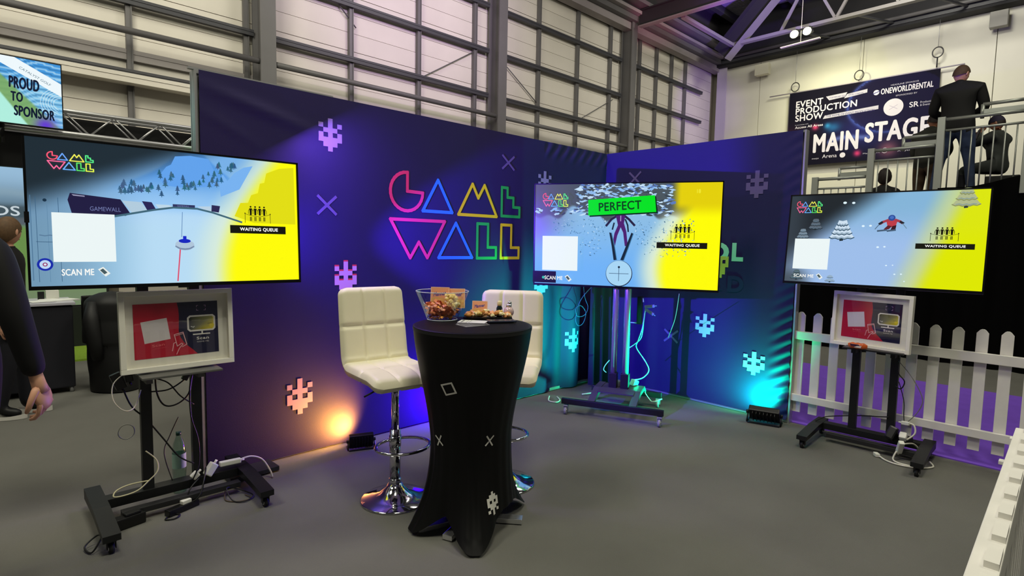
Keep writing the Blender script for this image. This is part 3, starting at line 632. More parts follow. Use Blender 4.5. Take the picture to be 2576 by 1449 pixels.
def pic_tv3(w, h):
    P = Pic(w, h); rnd = random.Random(9)
    def fn(U, V):
        C = mix(A3(132, 180, 216)+np.zeros(U.shape+(3,)), A3(158, 190, 234), sstep(V, 0.1, 0.6))
        d = sstep(0.46-U-0.9*V*0.75, -0.16, 0.12); C = mix(C, A3(26, 30, 34)+0*C, d*0.95)
        C = mix(C, A3(84, 96, 104)+0*C, (1-sstep(U, 0.05, 0.2))*sstep(V, 0.8, 0.97)*0.9)
        C = mix(C, A3(66, 78, 88)+0*C, (1-sstep(U, 0.0, 0.17))*0.6)
        e = 0.93-0.19*V; C = mix(C, A3(206, 218, 140)+0*C, sstep(U, e-0.20, e-0.06)*0.8); C = mix(C, A3(222, 232, 0)+0*C, sstep(U, e-0.08, e+0.03)*(0.92+0.08*sstep(V, 0.3, 0.6)))
        return C
    P.raster(fn, 150, 84)
    def snowtree(u, v, s, lit=(206, 224, 240), dk=(52, 82, 104), rows=4):
        """u,v = tip; s = total height in v"""
        su = s*0.31
        P.poly([(u-su*0.16, v+s*0.86), (u+su*0.20, v+s*0.86), (u+su*0.14, v+s), (u-su*0.14, v+s*1.02)], (34, 48, 56))
        for r in range(rows, 0, -1):
            w_ = su*(0.25+0.75*r/rows); y = v+s*0.88*r/rows
            P.poly([(u-w_, y-s*0.04), (u-w_*0.72, y-s*0.26), (u, max(v, y-s*0.36)), (u+w_*0.72, y-s*0.27), (u+w_, y-s*0.06), (u+w_*0.4, y+s*0.02), (u-w_*0.4, y+s*0.02)], lit)
            pts = [(u-w_+2*w_*k/8, y-s*0.05+(0.05 if k % 2 else 0.0)*s+s*0.05*math.sin(PI*k/8)) for k in range(9)]; P.stroke(pts, su*0.09, dk); P.stroke([(a, c-s*0.07) for a, c in pts[1:-1]], su*0.045, (104, 136, 160))
    snowtree(0.307, 0.30, 0.22); snowtree(0.085, 0.385, 0.12, (118, 136, 150), (30, 40, 48), 3); snowtree(0.155, 0.27, 0.13, (88, 100, 112), (26, 34, 40), 3); snowtree(0.07, 0.86, 0.12, (84, 104, 110), (34, 50, 54), 3); snowtree(0.265, 0.90, 0.09, (150, 176, 200), (70, 96, 116), 2); snowtree(0.90, -0.02, 0.20, (176, 184, 140), (136, 144, 96), 3)
    for u, v, r in ((0.31, 0.096, 0.010), (0.357, 0.100, 0.009), (0.419, 0.358, 0.008), (0.457, 0.355, 0.0075), (0.504, 0.586, 0.007), (0.538, 0.581, 0.006), (0.555, 0.78, 0.005), (0.587, 0.775, 0.004), (0.60, 0.87, 0.005), (0.632, 0.866, 0.005), (0.65, 0.94, 0.004)): P.disc(u, v, r, (226, 246, 255), 12, r2=r*0.75)
    P.poly([(0.535, 0.30), (0.55, 0.272), (0.572, 0.272), (0.592, 0.30), (0.586, 0.35), (0.58, 0.372), (0.545, 0.372)], (190, 60, 72)); P.stroke([(0.545, 0.295), (0.52, 0.315), (0.508, 0.332)], 0.014, (168, 60, 74)); P.stroke([(0.583, 0.295), (0.604, 0.312), (0.616, 0.328)], 0.014, (168, 60, 74)); P.stroke([(0.515, 0.318), (0.502, 0.336)], 0.013, (34, 34, 44)); P.stroke([(0.606, 0.316), (0.620, 0.330)], 0.013, (34, 34, 44))
    P.poly([(0.545, 0.352), (0.566, 0.36), (0.553, 0.392), (0.533, 0.402), (0.526, 0.392)], (96, 34, 44)); P.poly([(0.568, 0.36), (0.588, 0.35), (0.585, 0.392), (0.560, 0.402)], (56, 24, 34))
    P.stroke([(0.500, 0.345), (0.482, 0.392)], 0.004, (80, 100, 120)); P.stroke([(0.618, 0.335), (0.638, 0.385)], 0.004, (110, 140, 160)); P.stroke([(0.496, 0.412), (0.54, 0.402)], 0.010, (70, 92, 116)); P.stroke([(0.545, 0.412), (0.584, 0.402)], 0.010, (70, 92, 116))
    P.disc(0.562, 0.272, 0.018, (44, 76, 150), 18); P.disc(0.562, 0.268, 0.010, (70, 110, 190), 14)
    overlay(P, (0.035, 0.07, 0.185, 0.203), (0.043, 0.501, 0.246, 0.851), (0.055, 0.913, 0.172, 0.948), (0.688, 0.541, 0.954, 0.597), (0.752, 0.375, 0.130, 0.140))
    return P

def television(label, loc, rotz, pitch, w, h, picfn, stuck):
    t = thing('television', label, 'television', loc, rotz)
    r = (-pitch, 0, 0)
    k = 0.010
    b = B(); b.box((0, 0.022, 0), (w, 0.04, h), bev=0.004); b.box((0, 0.055, -0.02), (w*0.72, 0.04, h*0.66), bev=0.01); b.obj('housing', BLKP, t, rot=r)
    b = B()
    for a, c, s in (((0, 0, h/2-k/2), 0, (w, 0.010, k)), ((0, 0, -h/2+k*0.9), 0, (w, 0.012, k*1.8)), ((-w/2+k/2, 0, 0), 0, (k, 0.010, h)), ((w/2-k/2, 0, 0), 0, (k, 0.010, h))): b.box((a[0], -0.002, a[2]), s)
    b.obj('bezel', BEZEL, t, rot=r)
    P = picfn(w-2*k, h-2.8*k); sc = P.obj('screen', SCREEN, t, rot=r); sc.location = Matrix.Rotation(-pitch, 3, 'X') @ Vector((0, 0.001, 0.4*k))
    b = B(); b.box((0, -0.008, -h/2-0.004), (0.05, 0.012, 0.008)); b.obj('sensor_bar', BLKP, t, rot=r)
    if stuck: b = B(); b.box((-w/2+0.005, -0.006, -0.03*h), (0.018, 0.012, 0.05)); b.obj('side_clip', BLKP, t, rot=r)
    return t
television('large flat television on the left showing an icy curling lane', (0.782, 3.345, 1.596), math.radians(-2.6), math.radians(2.6), 1.24, 0.712, pic_tv1, True)
television('large flat television in the middle showing a green PERFECT banner over a ski jumper', (4.04, 2.833, 1.583), math.radians(-62), math.radians(-2.5), 1.60, 0.915, pic_tv2, False)
television('large flat television on the right showing a small skier and snowy tree', (4.774, 1.107, 1.58), math.radians(-85.7), math.radians(7.1), 1.24, 0.712, pic_tv3, False)

# ------------------------------------------------------------------ wheeled television stands
def caster(par, x, y, z, r=0.026, light_=False):
    b = B(); b.cyl((x-0.011, y, z), (x+0.011, y, z), r, n=18); c = b.obj('caster', mat('grey_caster', (150, 150, 155), 0.4) if light_ else RUBBER, par)
    b = B(); b.cyl((x-0.013, y, z), (x-0.009, y, z), r*0.55, n=14); b.cyl((x+0.009, y, z), (x+0.013, y, z), r*0.55, n=14); b.obj('hub', CHROME, c)
    b = B(); b.box((x, y, z+r+0.012), (0.04, 0.04, 0.012), bev=0.002); b.box((x-0.017, y, z+r*0.5), (0.004, 0.025, r*1.2)); b.box((x+0.017, y, z+r*0.5), (0.004, 0.025, r*1.2)); b.obj('fork', mat('grey_caster', (150, 150, 155), 0.4) if light_ else BLK, c)
def stand_a(label, loc, rotz, yf, yb, px, topz):
    t = thing('television_stand', label, 'tv stand', loc, rotz)
    for s in (-1, 1):
        x = s*0.355
        b = B(); p = [(yf, 0.068), (yf, 0.10), (yf+0.30, 0.125), (yb, 0.125), (yb, 0.068), (yf+0.30, 0.085)]
        b.prism(p, x-0.036, x+0.036, 'x'); b.obj('foot', BLK, t)
        for y in (yf+0.035, yb-0.035): caster(t, x, y, 0.026)
    b = B(); b.box((0, 0, 0.098), (0.66, 0.075, 0.05), bev=0.003); b.obj('crossbar', BLK, t)
    b = B(); b.box((0.02, -0.10, 0.055), (0.58, 0.05, 0.03), bev=0.003); b.obj('lower_tray', mat('dark_tray', (34, 34, 36), 0.5), t)
    for x in px: b = B(); b.box((x, 0, topz/2+0.06), (0.052, 0.045, topz-0.12), bev=0.003); b.obj('pole', BLK, t)
    b = B(); b.box(((px[0]+px[1])/2, -0.034, 1.54), (0.44, 0.014, 0.30), bev=0.003); b.box((px[0]+0.02, -0.028, 1.54), (0.04, 0.02, 0.36)); b.box((px[1]-0.02, -0.028, 1.54), (0.04, 0.02, 0.36)); b.obj('mounting_plate', BLK, t)
    b = B(); b.box((0.01, -0.12, 0.772), (0.38, 0.19, 0.012), bev=0.003); b.box((px[0], -0.06, 0.745), (0.03, 0.12, 0.04)); b.box((px[1], -0.06, 0.745), (0.03, 0.12, 0.04)); b.obj('shelf', mat('grey_shelf', (92, 92, 88), 0.5) if label.startswith('black wheeled stand holding the left') else BLK, t)
    return t
stand_a('black wheeled stand holding the left television beside the long display wall', (0.755, 3.505, 0), 0.0, -0.42, 0.20, (-0.13, 0.115), 1.76)
stand_a('black wheeled stand holding the right television in front of the picket fence', (4.87, 1.085, 0), math.radians(-88), -0.44, 0.11, (-0.125, 0.125), 1.76)
t = thing('television_stand', 'twin chrome pole wheeled stand under the middle television', 'tv stand', (4.15, 2.90, 0), math.radians(-66))
b = B(); b.box((0.0, -0.30, 0.118), (0.88, 0.035, 0.05), bev=0.003); b.obj('foot', BLK, t)
b = B(); b.box((0.02, 0.27, 0.118), (0.66, 0.035, 0.05), bev=0.003); b.obj('foot', BLK, t)
b = B(); p = [(-0.30, 0.115), (-0.30, 0.140), (-0.06, 0.215), (0.16, 0.215), (0.28, 0.14), (0.28, 0.115), (0.15, 0.175), (-0.04, 0.175)]
b.prism(p, -0.21, -0.15, 'x'); b.prism(p, 0.15, 0.21, 'x'); b.box((0, 0.05, 0.205), (0.42, 0.20, 0.012)); b.prism([(-0.15, 0.19), (-0.15, 0.2), (-0.05, 0.216), (-0.05, 0.205)], -0.16, 0.16, 'x'); b.obj('base_frame', mat('graphite', (62, 60, 64), 0.45), t)
for s in (-1, 1):
    b = B(); b.cyl((s*0.053, 0.02, 0.34), (s*0.053, 0.02, 1.8), 0.029, n=24); b.obj('pole', mat('satin_chrome', (225, 222, 224), 0.24, 0.8), t)
    b = B(); b.box((s*0.053, 0.02, 0.27), (0.072, 0.07, 0.15), bev=0.004); b.obj('sleeve', BLK, t)
b = B(); b.box((0, -0.04, 1.58), (0.7, 0.03, 0.5), bev=0.003); b.obj('mounting_plate', BLK, t)
b = B(); b.box((0, 0.09, 0.235), (0.08, 0.06, 0.05), bev=0.006); b.obj('clamp_block', ALU, t)
for x, y in ((-0.40, -0.30), (0.41, -0.30), (-0.28, 0.27), (0.32, 0.27)): caster(t, x, y, 0.034, 0.034, True)

# ------------------------------------------------------------------ framed posters
def poster_pic(w, h):
    P = Pic(w, h); P.rect(0, 0, 1, 1, (20, 20, 58))
    P.poly([(0, 0), (0.50, 0), (0.515, 0.12), (0.52, 0.25), (0.515, 0.40), (0.51, 0.55), (0.53, 0.66), (0.57, 0.76), (0.62, 0.84), (0.68, 0.92), (0.73, 1.0), (0, 1)], (196, 22, 52))
    P.rect(0, 0, 0.25, 0.0005, (196, 22, 52))
    c, s = math.cos(-0.13), math.sin(-0.13)
    q = [(-0.15, -0.20), (0.15, -0.20), (0.15, 0.20), (-0.15, 0.20)]; k = w/h
    P.poly([(0.245+(x*c-y/k*s), 0.50+(x*k*s+y*c)) for x, y in q], (226, 220, 222))
    P.text('Scan', 0.20, 0.80, 0.14, 0.045, (240, 120, 120), 0.03, rot=-0.10); P.text('with your phone', 0.21, 0.85, 0.15, 0.028, (226, 90, 100), 0.0, rot=-0.10)
    WH = (236, 232, 226)
    R = lambda u0, v0, u1, v1, r: [(u0+r, v0), (u1-r, v0), (u1, v0+r*k), (u1, v1-r*k), (u1-r, v1), (u0+r, v1), (u0, v1-r*k), (u0, v0+r*k)]
    P.poly(R(0.615, 0.26, 0.965, 0.57, 0.03), WH); P.gpoly(R(0.637, 0.29, 0.943, 0.54, 0.02), [(24, 26, 30), (150, 150, 90), (220, 200, 30), (236, 216, 30), (236, 216, 30), (90, 92, 88), (46, 50, 54), (24, 26, 30)])
    P.disc(0.92, 0.47, 0.03, (236, 216, 30)); P.rect(0.865, 0.43, 0.925, 0.437, (20, 20, 20)); P.stroke([(0.66, 0.47), (0.69, 0.49), (0.70, 0.47)], 0.01, (220, 220, 215))
    P.rect(0.785, 0.57, 0.805, 0.62, WH); P.rect(0.68, 0.615, 0.895, 0.638, WH)
    P.text('Scan', 0.725, 0.73, 0.15, 0.052, WH, 0.05); P.text('GAME ME', 0.725, 0.785, 0.15, 0.024, (200, 196, 196), 0.02)
    for a in ((0.735, 0.17), (0.845, 0.17), (0.735, 0.075), (0.845, 0.075)):
        sx = 1 if a[0] < 0.79 else -1; sy = 1 if a[1] < 0.1 else -1
        P.stroke([(a[0], a[1]+sy*0.03), (a[0], a[1]), (a[0]+sx*0.02, a[1])], 0.006, (190, 150, 200))
    PK = (250, 190, 196)
    P.stroke([(0.455, 0.60), (0.56, 0.565), (0.60, 0.80), (0.545, 0.84)], 0.010, PK); P.stroke([(0.455, 0.60), (0.485, 0.82), (0.54, 0.77), (0.555, 0.79), (0.51, 0.86), (0.475, 0.97)], 0.010, PK); P.stroke([(0.470, 0.745), (0.445, 0.76), (0.435, 0.84), (0.425, 0.90)], 0.010, PK); P.stroke([(0.46, 0.625), (0.565, 0.59)], 0.007, PK)
    return P
GLASS = thin_glass('picture_glass', (255, 255, 255), 0.02, 0.5)
def framed(label, loc, rotz, pitch, w, h, roll=0.0):
    t = thing('framed_poster', label, 'poster', loc, rotz); r = (-pitch, roll, 0); FR = mat('white_frame', (246, 243, 230), 0.45)
    b = B(); e = 0.026
    for c, s in (((0, 0, h/2-e/2), (w, 0.034, e)), ((0, 0, -h/2+e/2), (w, 0.034, e)), ((-w/2+e/2, 0, 0), (e, 0.034, h-2*e)), ((w/2-e/2, 0, 0), (e, 0.034, h-2*e))): b.box(c, s, bev=0.002)
    b.obj('frame', FR, t, rot=r)
    b = B(); b.box((0, 0.012, 0), (w-2*e+0.004, 0.004, h-2*e+0.004)); b.obj('mat_board', mat('cream_mat', (238, 235, 222), 0.8), t, rot=r)
    P = poster_pic(w*0.746, h*0.680); o = P.obj('print', PRINT, t, rot=r); o.location = Matrix.Rotation(-pitch, 3, 'X') @ Vector((-0.004, 0.009, 0))
    b = B(); b.box((0, -0.008, 0), (w-2*e, 0.002, h-2*e)); b.obj('glass', GLASS, t, rot=r)
    return t
framed('white framed red and navy poster on the left television stand', (0.772, 3.405, 1.0), 0.0, math.radians(3.1), 0.54, 0.425)
framed('white framed red and navy poster on the right television stand', (4.775, 1.114, 0.978), math.radians(-100), math.radians(2), 0.54, 0.415)

# ------------------------------------------------------------------ bar stools
LEATHER = mat('cream_leatherette', (238, 231, 202), 0.42, spec=0.45, noise=0.03, nscale=6)
def stool_prof(s):
    """s 0..1 from the seat front to the top of the back; returns y, z, normal"""
    segs = [(0.38, 'seat'), (0.13, 'bend'), (0.40, 'back')]; L = 0.91; d = s*L
    if d < 0.38: return (-0.215+d, -0.030+0.030*min(1, d/0.12)**0.6, 0.05, 1.0)
    if d < 0.51:
        t = (d-0.38)/0.13; a = t*math.radians(80); r = 0.093
        return (0.165+r*math.sin(a), r*(1-math.cos(a)), -math.sin(a), math.cos(a))
    t = d-0.51; a = math.radians(80); return (0.2566+t*math.cos(a), 0.0768+t*math.sin(a), -math.sin(a), math.cos(a))
def puff(s, t):
    """quilting: thickness at s along the profile, t across"""
    g = 0.0
    for a in (1/3, 2/3): g = max(g, math.exp(-((t-a)/0.018)**2))
    for a in (0.235, 0.49, 0.745): g = max(g, math.exp(-((s-a)/0.012)**2))
    e = min(s, 1-s)*0.91; f = min(t, 1-t)*0.42; rr = 0.035
    q = 1.0
    if e < rr: q *= math.sqrt(max(0, 1-(1-e/rr)**2))
    if f < rr: q *= math.sqrt(max(0, 1-(1-f/rr)**2))
    return (0.037-0.015*g)*q
def stool_shell(s0, s1, ns, nt):
    b = B()
    def pt(sg):
        def fn(u, v):
            s = s0+(s1-s0)*v; t = u; y, z, ny, nz = stool_prof(s); h = puff(s, t) if sg > 0 else 0.030*(puff(s, t) > 0.001)*min(1, puff(s, t)/0.02)
            nl = math.hypot(ny, nz); w = 0.205+0.008*math.sin(PI*s)
            cr = 0.045
            ee = min(1-s, s)*0.91
            if ee < cr: w -= cr-math.sqrt(max(0, cr*cr-(cr-ee)**2))
            return ((2*t-1)*w, y+sg*h*ny/nl, z+sg*h*nz/nl)
        return fn
    b.grid(pt(1), nt, ns); b.grid(pt(-1), nt, ns)
    return b
def bar_stool(label, loc, rotz, seat_z):
    t = thing('bar_stool', label, 'bar stool', loc, rotz, 'cream bar stools around the high table')
    stool_shell(0.0, 0.49, 44, 46).obj('seat', LEATHER, t, loc=(0, 0.02, seat_z)); stool_shell(0.49, 1.0, 46, 46).obj('backrest', LEATHER, t, loc=(0, 0.02, seat_z))
    b = B(); b.lathe([(0.0, 0.0), (0.195, 0.0), (0.198, 0.006), (0.19, 0.011), (0.14, 0.022), (0.085, 0.045), (0.05, 0.078), (0.037, 0.10), (0.0, 0.10)], n=56); b.obj('base_plate', CHROME, t)
    b = B(); b.cyl((0, 0, 0.09), (0, 0, 0.42), 0.031, n=24); b.cyl((0, 0, 0.42), (0, 0, seat_z-0.05), 0.022, n=24); b.lathe([(0.036, 0.095), (0.036, 0.125), (0.031, 0.13)], n=24); b.obj('gas_lift', CHROME, t)
    b = B(); pts = [(0.155*math.cos(a), -0.10+0.13*math.sin(a), 0.35) for a in [PI*2*k/30 for k in range(30)]]; b.tube(pts, 0.0095, 8, True); b.cyl((0, 0, 0.32), (0, 0, 0.38), 0.035, n=20); b.obj('footrest', CHROME, t)
    b = B(); b.box((0, 0, seat_z-0.045), (0.17, 0.17, 0.02), bev=0.004); b.obj('mounting_plate', BLK, t)
    b = B(); b.tube([(0.02, 0.0, seat_z-0.05), (-0.12, -0.02, seat_z-0.075), (-0.20, -0.03, seat_z-0.10)], 0.005, 7); b.obj('height_lever', BLK, t)
    return t
bar_stool('cream quilted bar stool on a chrome base, left of the black table', (1.70, 2.72, 0), math.radians(-6), 0.745)
bar_stool('cream quilted bar stool half hidden behind the right of the black table', (2.33, 2.47, 0), math.radians(-50), 0.715)

# ------------------------------------------------------------------ high table with stretch cover
TC = (1.875, 2.245); TZ = 1.07; corners = [234, 165, 352, 62]
def cw(th, sharp):
    d = 0
    for c in corners:
        x = (math.degrees(th)-c+180) % 360-180; d = max(d, math.exp(-(x/sharp)**2))
    return d
def cloth_pt(th, t, off=0.0):
    hem = 0.012+0.125*(1-cw(th, 24))**1.0
    z = (TZ-0.004)-t*((TZ-0.004)-hem)
    rb = 0.235+(0.150-0.045*math.exp(-(((math.degrees(th)-165+180) % 360-180)/25)**2)-0.035*math.exp(-(((math.degrees(th)-352+180) % 360-180)/25)**2))*cw(th, 20)
    if t < 0.60: u = t/0.60; r = 0.312-(0.312-0.215)*(u*u*(3-2*u))*0.55-(0.312-0.215)*0.45*u
    else: v = (t-0.60)/0.40; r = 0.215+(rb-0.215)*(v**2.3)
    v = max(0, (t-0.35)/0.65)
    fold = 0.0
    for c in corners:
        x = (math.degrees(th)-c+180) % 360-180; fold += 0.010*math.exp(-((x-9*(1-v*0.55))/2.6)**2)+0.010*math.exp(-((x+10*(1-v*0.55))/2.8)**2)-0.008*math.exp(-(x/4.5)**2)
    r += fold*v*(1.0 if t < 0.96 else 0.6) + 0.0016*math.sin(th*23)*t + off
    return (TC[0]+r*math.cos(th), TC[1]+r*math.sin(th), z)
tb = thing('high_table', 'round high table with flat chrome feet under the black stretch cover', 'table', (TC[0], TC[1], 0))
b = B(); b.cyl((0, 0, 1.03), (0, 0, 1.058), 0.305, n=48); b.obj('tabletop', mat('dark_board', (50, 48, 46), 0.6), tb)
b = B(); b.cyl((0, 0, 0.02), (0, 0, 1.03), 0.035, n=20); b.obj('column', CHROME, tb)
for a, L in ((234, 0.35), (165, 0.30), (310, 0.285), (62, 0.34), (203, 0.25)):
    a = math.radians(a); b = B(); b.span((0.02*math.cos(a), 0.02*math.sin(a), 0.018), (L*math.cos(a), L*math.sin(a), 0.018), 0.055, 0.026, bev=0.003); b.obj('foot', mat('polished_foot', (225, 225, 228), 0.22, 0.85), tb)
CLOTH = mat('black_stretch_cloth', (9, 9, 9), 0.5, spec=0.25)
cl = thing('tablecloth', 'black stretch tablecloth with small white printed shapes on the high table', 'tablecloth', (0, 0, 0))
b = B(); b.grid(lambda u, v: cloth_pt(2*PI*u, v), 220, 90, True)
b.lathe([(0.0, TZ), (0.29, TZ), (0.306, TZ-0.0005), (0.312, TZ-0.004)], (TC[0], TC[1], 0), 220, False)
b.obj('cover', CLOTH, cl)
b = B(); b.lathe([(0.3135, TZ-0.006), (0.3125, TZ-0.022)], (TC[0], TC[1], 0), 96, False); b.obj('hem_band', mat('cloth_band', (24, 24, 24), 0.6), cl)
PW = mat('white_cloth_print', (214, 212, 204), 0.7)
def zt(th, z): return ((TZ-0.004)-z)/((TZ-0.004)-(0.012+0.125*(1-cw(th, 24))))
def mp_c(th0, z0, rot=0.0, sc=0.23):
    def f(a, c):
        A = a*math.cos(rot)-c*math.sin(rot); C = a*math.sin(rot)+c*math.cos(rot)
        th = th0+A/sc; return cloth_pt(th, min(0.995, zt(th, z0+C)), 0.003)
    return f
m = mp_c(math.radians(205), 0.785, 0.35)
stroke_mesh([(-0.026, -0.026), (0.026, -0.026), (0.026, 0.026), (-0.026, 0.026)], 0.008, True, m).obj('printed_square', PW, cl)
for a, z, r in ((183, 0.495, 0.2), (255, 0.51, -0.1)):
    m = mp_c(math.radians(a), z, r); b = stroke_mesh([(-0.02, -0.024), (0.02, 0.024)], 0.008, False, m); c = stroke_mesh([(-0.02, 0.024), (0.02, -0.024)], 0.008, False, m); b.add(c.v, c.f); b.obj('printed_cross', PW, cl)
emblem(-0.033, 0.056, 0.066, 0.112, mp_c(math.radians(258), 0.195, 0.05), pat=['..X..', '.XXX.', 'XXXXX', 'X.X.X', 'XXXXX', '.XXX.', 'X.X.X', '..X..']).obj('pixel_emblem', PW, cl)

# ------------------------------------------------------------------ things on the table
BX, BY = 1.848, 2.478
GL = thin_glass('clear_glass', (244, 248, 250), 0.02, 0.9)
bw = thing('glass_bowl', 'large clear flared glass bowl of snacks on the high table', 'bowl', (BX, BY, TZ))
b = B(); b.lathe([(0.0, 0.002), (0.080, 0.002), (0.087, 0.006), (0.146, 0.159)], n=40, cap=False); b.obj('bowl', GL, bw)
b = B(); b.tube([(0.145*math.cos(2*PI*k/40), 0.145*math.sin(2*PI*k/40), 0.160) for k in range(40)], 0.0022, 6, True); b.tube([(0.082*math.cos(2*PI*k/40), 0.082*math.sin(2*PI*k/40), 0.004) for k in range(40)], 0.003, 6, True); b.obj('rim', mat('glass_edge', (225, 232, 240), 0.1, spec=0.8, alpha=1.0), bw)
rs = random.Random(11)
def crisp_mesh(k):
    b = B(); r = random.Random(k); w, l, h = 0.008+0.004*r.random(), 0.014+0.008*r.random(), 0.005+0.003*r.random()
    b.grid(lambda u, v: ((u-0.5)*2*w, (v-0.5)*2*l, h*math.sin(PI*v)*(1.0-0.6*(2*u-1)**2)+0.004*math.sin(8*v)), 5, 6)
    b.grid(lambda u, v: ((u-0.5)*2*w, (v-0.5)*2*l, h*math.sin(PI*v)*(1.0-0.6*(2*u-1)**2)+0.004*math.sin(8*v)-0.004), 5, 6); return b.mesh('crisp')
ORC = [mat('orange_crisp_%s' % n, c, 0.5) for n, c in (('bright', (255, 176, 84)), ('toasted', (244, 156, 104)), ('dark', (222, 132, 84)), ('rosy', (252, 184, 146)))]
cms = []
for k in range(8): me = crisp_mesh(k); me.materials.append(ORC[k % 4]); cms.append(me)
for k in range(110):
    lv = k/110; z = 0.012+0.058*lv+0.008*rs.random(); rmax = 0.066+0.38*z-0.004; a = rs.random()*2*PI; r = rmax*math.sqrt(rs.random())
    x, y = BX+r*math.cos(a), BY+r*math.sin(a)
    z += 0.012*(1-r/rmax) + (0.02 if (x-BX)*0.72-(y-BY)*0.69 < 0 else 0)*lv
    ci = rs.randrange(8); o = link('crisp', cms[ci], None, None, loc=(x, y, TZ+z), rot=(rs.uniform(-0.8, 0.8), rs.uniform(-0.8, 0.8), rs.random()*6)); tag(o, ['bright orange curled crisp heaped in the glass bowl', 'toasted orange curled crisp heaped in the glass bowl', 'darker brown orange curled crisp heaped in the glass bowl', 'pale rosy curled crisp heaped in the glass bowl'][ci % 4], 'crisp', 'crisps in the glass bowl')
def sweet_mesh(k):
    b = B(); r = random.Random(k+50); b.ball((0, 0, 0), 0.014+0.004*r.random(), 10, (1.1, 0.85, 0.8))
    for s in (-1, 1): b.cyl((s*0.012, 0, 0), (s*0.023, 0, 0.002), 0.004, 0.0075, 8)
    return b.mesh('wrapped_sweet')
SWM = [mat('sweet_%s' % n, c, 0.3, spec=0.6) for n, c in (('gold', (232, 200, 110)), ('pale', (238, 226, 170)), ('caramel', (206, 140, 70)), ('peach', (236, 170, 110)))]
sms = []
for k in range(8): me = sweet_mesh(k); me.materials.append(SWM[k % 4]); sms.append(me)
def sweet(x, y, z, k, label, group):
    label = ['gold ', 'pale cream ', 'caramel ', 'peach '][k % 4]+label
    o = link('wrapped_sweet', sms[k % 8], None, None, loc=(x, y, z), rot=(rs.uniform(-0.5, 0.5), rs.uniform(-0.5, 0.5), rs.random()*6)); tag(o, label, 'sweet', group)
for k in range(24):
    a = rs.uniform(-1.75, 0.25); r = 0.030+0.055*rs.random(); sweet(BX+r*math.cos(a), BY+r*math.sin(a), TZ+0.070+0.038*rs.random()+0.03*(k % 3 == 0), [0, 1, 1, 0, 5, 4][k % 6], 'wrapped sweet on the right side inside the glass bowl', 'wrapped sweets in the glass bowl')
def packet(label, loc, rotz, tilt, w, h, txt=True):
    P = Pic(w, h); P.rect(0, 0, 1, 1, (240, 168, 128)); P.poly([(0, 0.55), (0.35, 0.48), (1, 0.58), (1, 1), (0, 1)], (222, 178, 110)); P.stroke([(0.02, 0.02), (0.98, 0.02), (0.98, 0.98), (0.02, 0.98)], 0.025, (250, 214, 190), True)
    for k in range(5): P.poly([(0.10+0.17*k, 0.72), (0.22+0.17*k, 0.68), (0.25+0.17*k, 0.80), (0.13+0.17*k, 0.84)], (206, 150, 80))
    P.text('Manner', 0.16, 0.46, 0.66, 0.20, (66, 74, 170), 0.03, shear=0.25, rot=-0.14)
    t = thing('wafer_packet', label, 'snack packet', loc, rotz)
    b = B(); b.box((0, 0.006, 0), (w, 0.012, h), bev=0.004); b.obj('wrapper', mat('peach_wrapper', (240, 176, 140), 0.35), t, rot=(tilt, 0, 0)); o = P.obj('printed_front', PRINT, t, rot=(tilt, 0, 0)); o.location = (0, -0.0015, 0)
packet('peach wafer packet standing at the left inside the glass bowl', (BX+0.004, BY+0.030, TZ+0.122), math.radians(-50), -0.16, 0.105, 0.115)
packet('peach wafer packet leaning to the right inside the glass bowl', (BX+0.072, BY-0.030, TZ+0.118), math.radians(-40), -0.22, 0.100, 0.110)
packet('peach wafer packet behind the loose sweets beside the bowl', (2.075, 2.425, TZ+0.052), math.radians(-46), -0.26, 0.088, 0.090)
tr = thing('serving_tray', 'dark shallow tray under the loose sweets beside the bowl', 'tray', (2.075, 2.352, TZ), math.radians(-42))
b = B(); b.box((0, 0, 0.004), (0.27, 0.12, 0.006), bev=0.002); b.obj('base', BLKP, tr); b = B(); b.tube([(x, y, 0.012) for x, y in ((-0.135, -0.06), (0.135, -0.06), (0.135, 0.06), (-0.135, 0.06))], 0.004, 6, True); b.obj('rim', BLKP, tr)
for k in range(40):
    u = rs.uniform(-0.12, 0.12); v = rs.uniform(-0.045, 0.04); hh = rs.random()*0.030*(1-abs(u)/0.16)*(1-abs(v)/0.07)
    c, s = math.cos(math.radians(-42)), math.sin(math.radians(-42)); sweet(2.075+u*c-v*s, 2.352+u*s+v*c, TZ+0.022+hh, k if k % 5 else 3, 'wrapped sweet heaped on the dark tray beside the bowl', 'loose sweets on the dark tray')
t = thing('small_bottle', 'small dark bottle with a cream cap standing among the sweets', 'bottle', (2.165, 2.355, TZ+0.006)); b = B(); b.lathe([(0.0, 0), (0.017, 0), (0.018, 0.05), (0.012, 0.062), (0.010, 0.066)], n=20); b.obj('body', mat('dark_green_glass', (20, 34, 36), 0.1, spec=0.7), t); b = B(); b.lathe([(0.012, 0.064), (0.014, 0.07), (0.014, 0.086), (0.009, 0.092), (0.0, 0.092)], n=16); b.obj('cap', mat('cream_cap', (226, 214, 160), 0.4), t)
t = thing('small_jar', 'small round glass jar at the right end of the sweets', 'jar', (2.188, 2.300, TZ+0.006)); b = B(); b.ball((0, 0, 0.033), 0.030, 20, (1, 1, 1.05)); b.obj('body', mat('rosy_glass', (206, 176, 176), 0.08, spec=0.8, coat=0.5), t); b = B(); b.cyl((0, 0, 0.06), (0, 0, 0.075), 0.016, n=16); b.ball((0.006, 0, 0.082), 0.012, 12); b.obj('lid', CHROME, t)
b = B(); b.box((0, 0, 0), (0.155, 0.075, 0.009), bev=0.003); o = b.obj('smartphone', mat('blue_black_phone', (48, 54, 74), 0.2, spec=0.8), None, loc=(2.043, 2.205, TZ+0.0085), rot=(0, 0, math.radians(-28))); tag(o, 'dark blue smartphone lying at the right front of the table', 'phone')
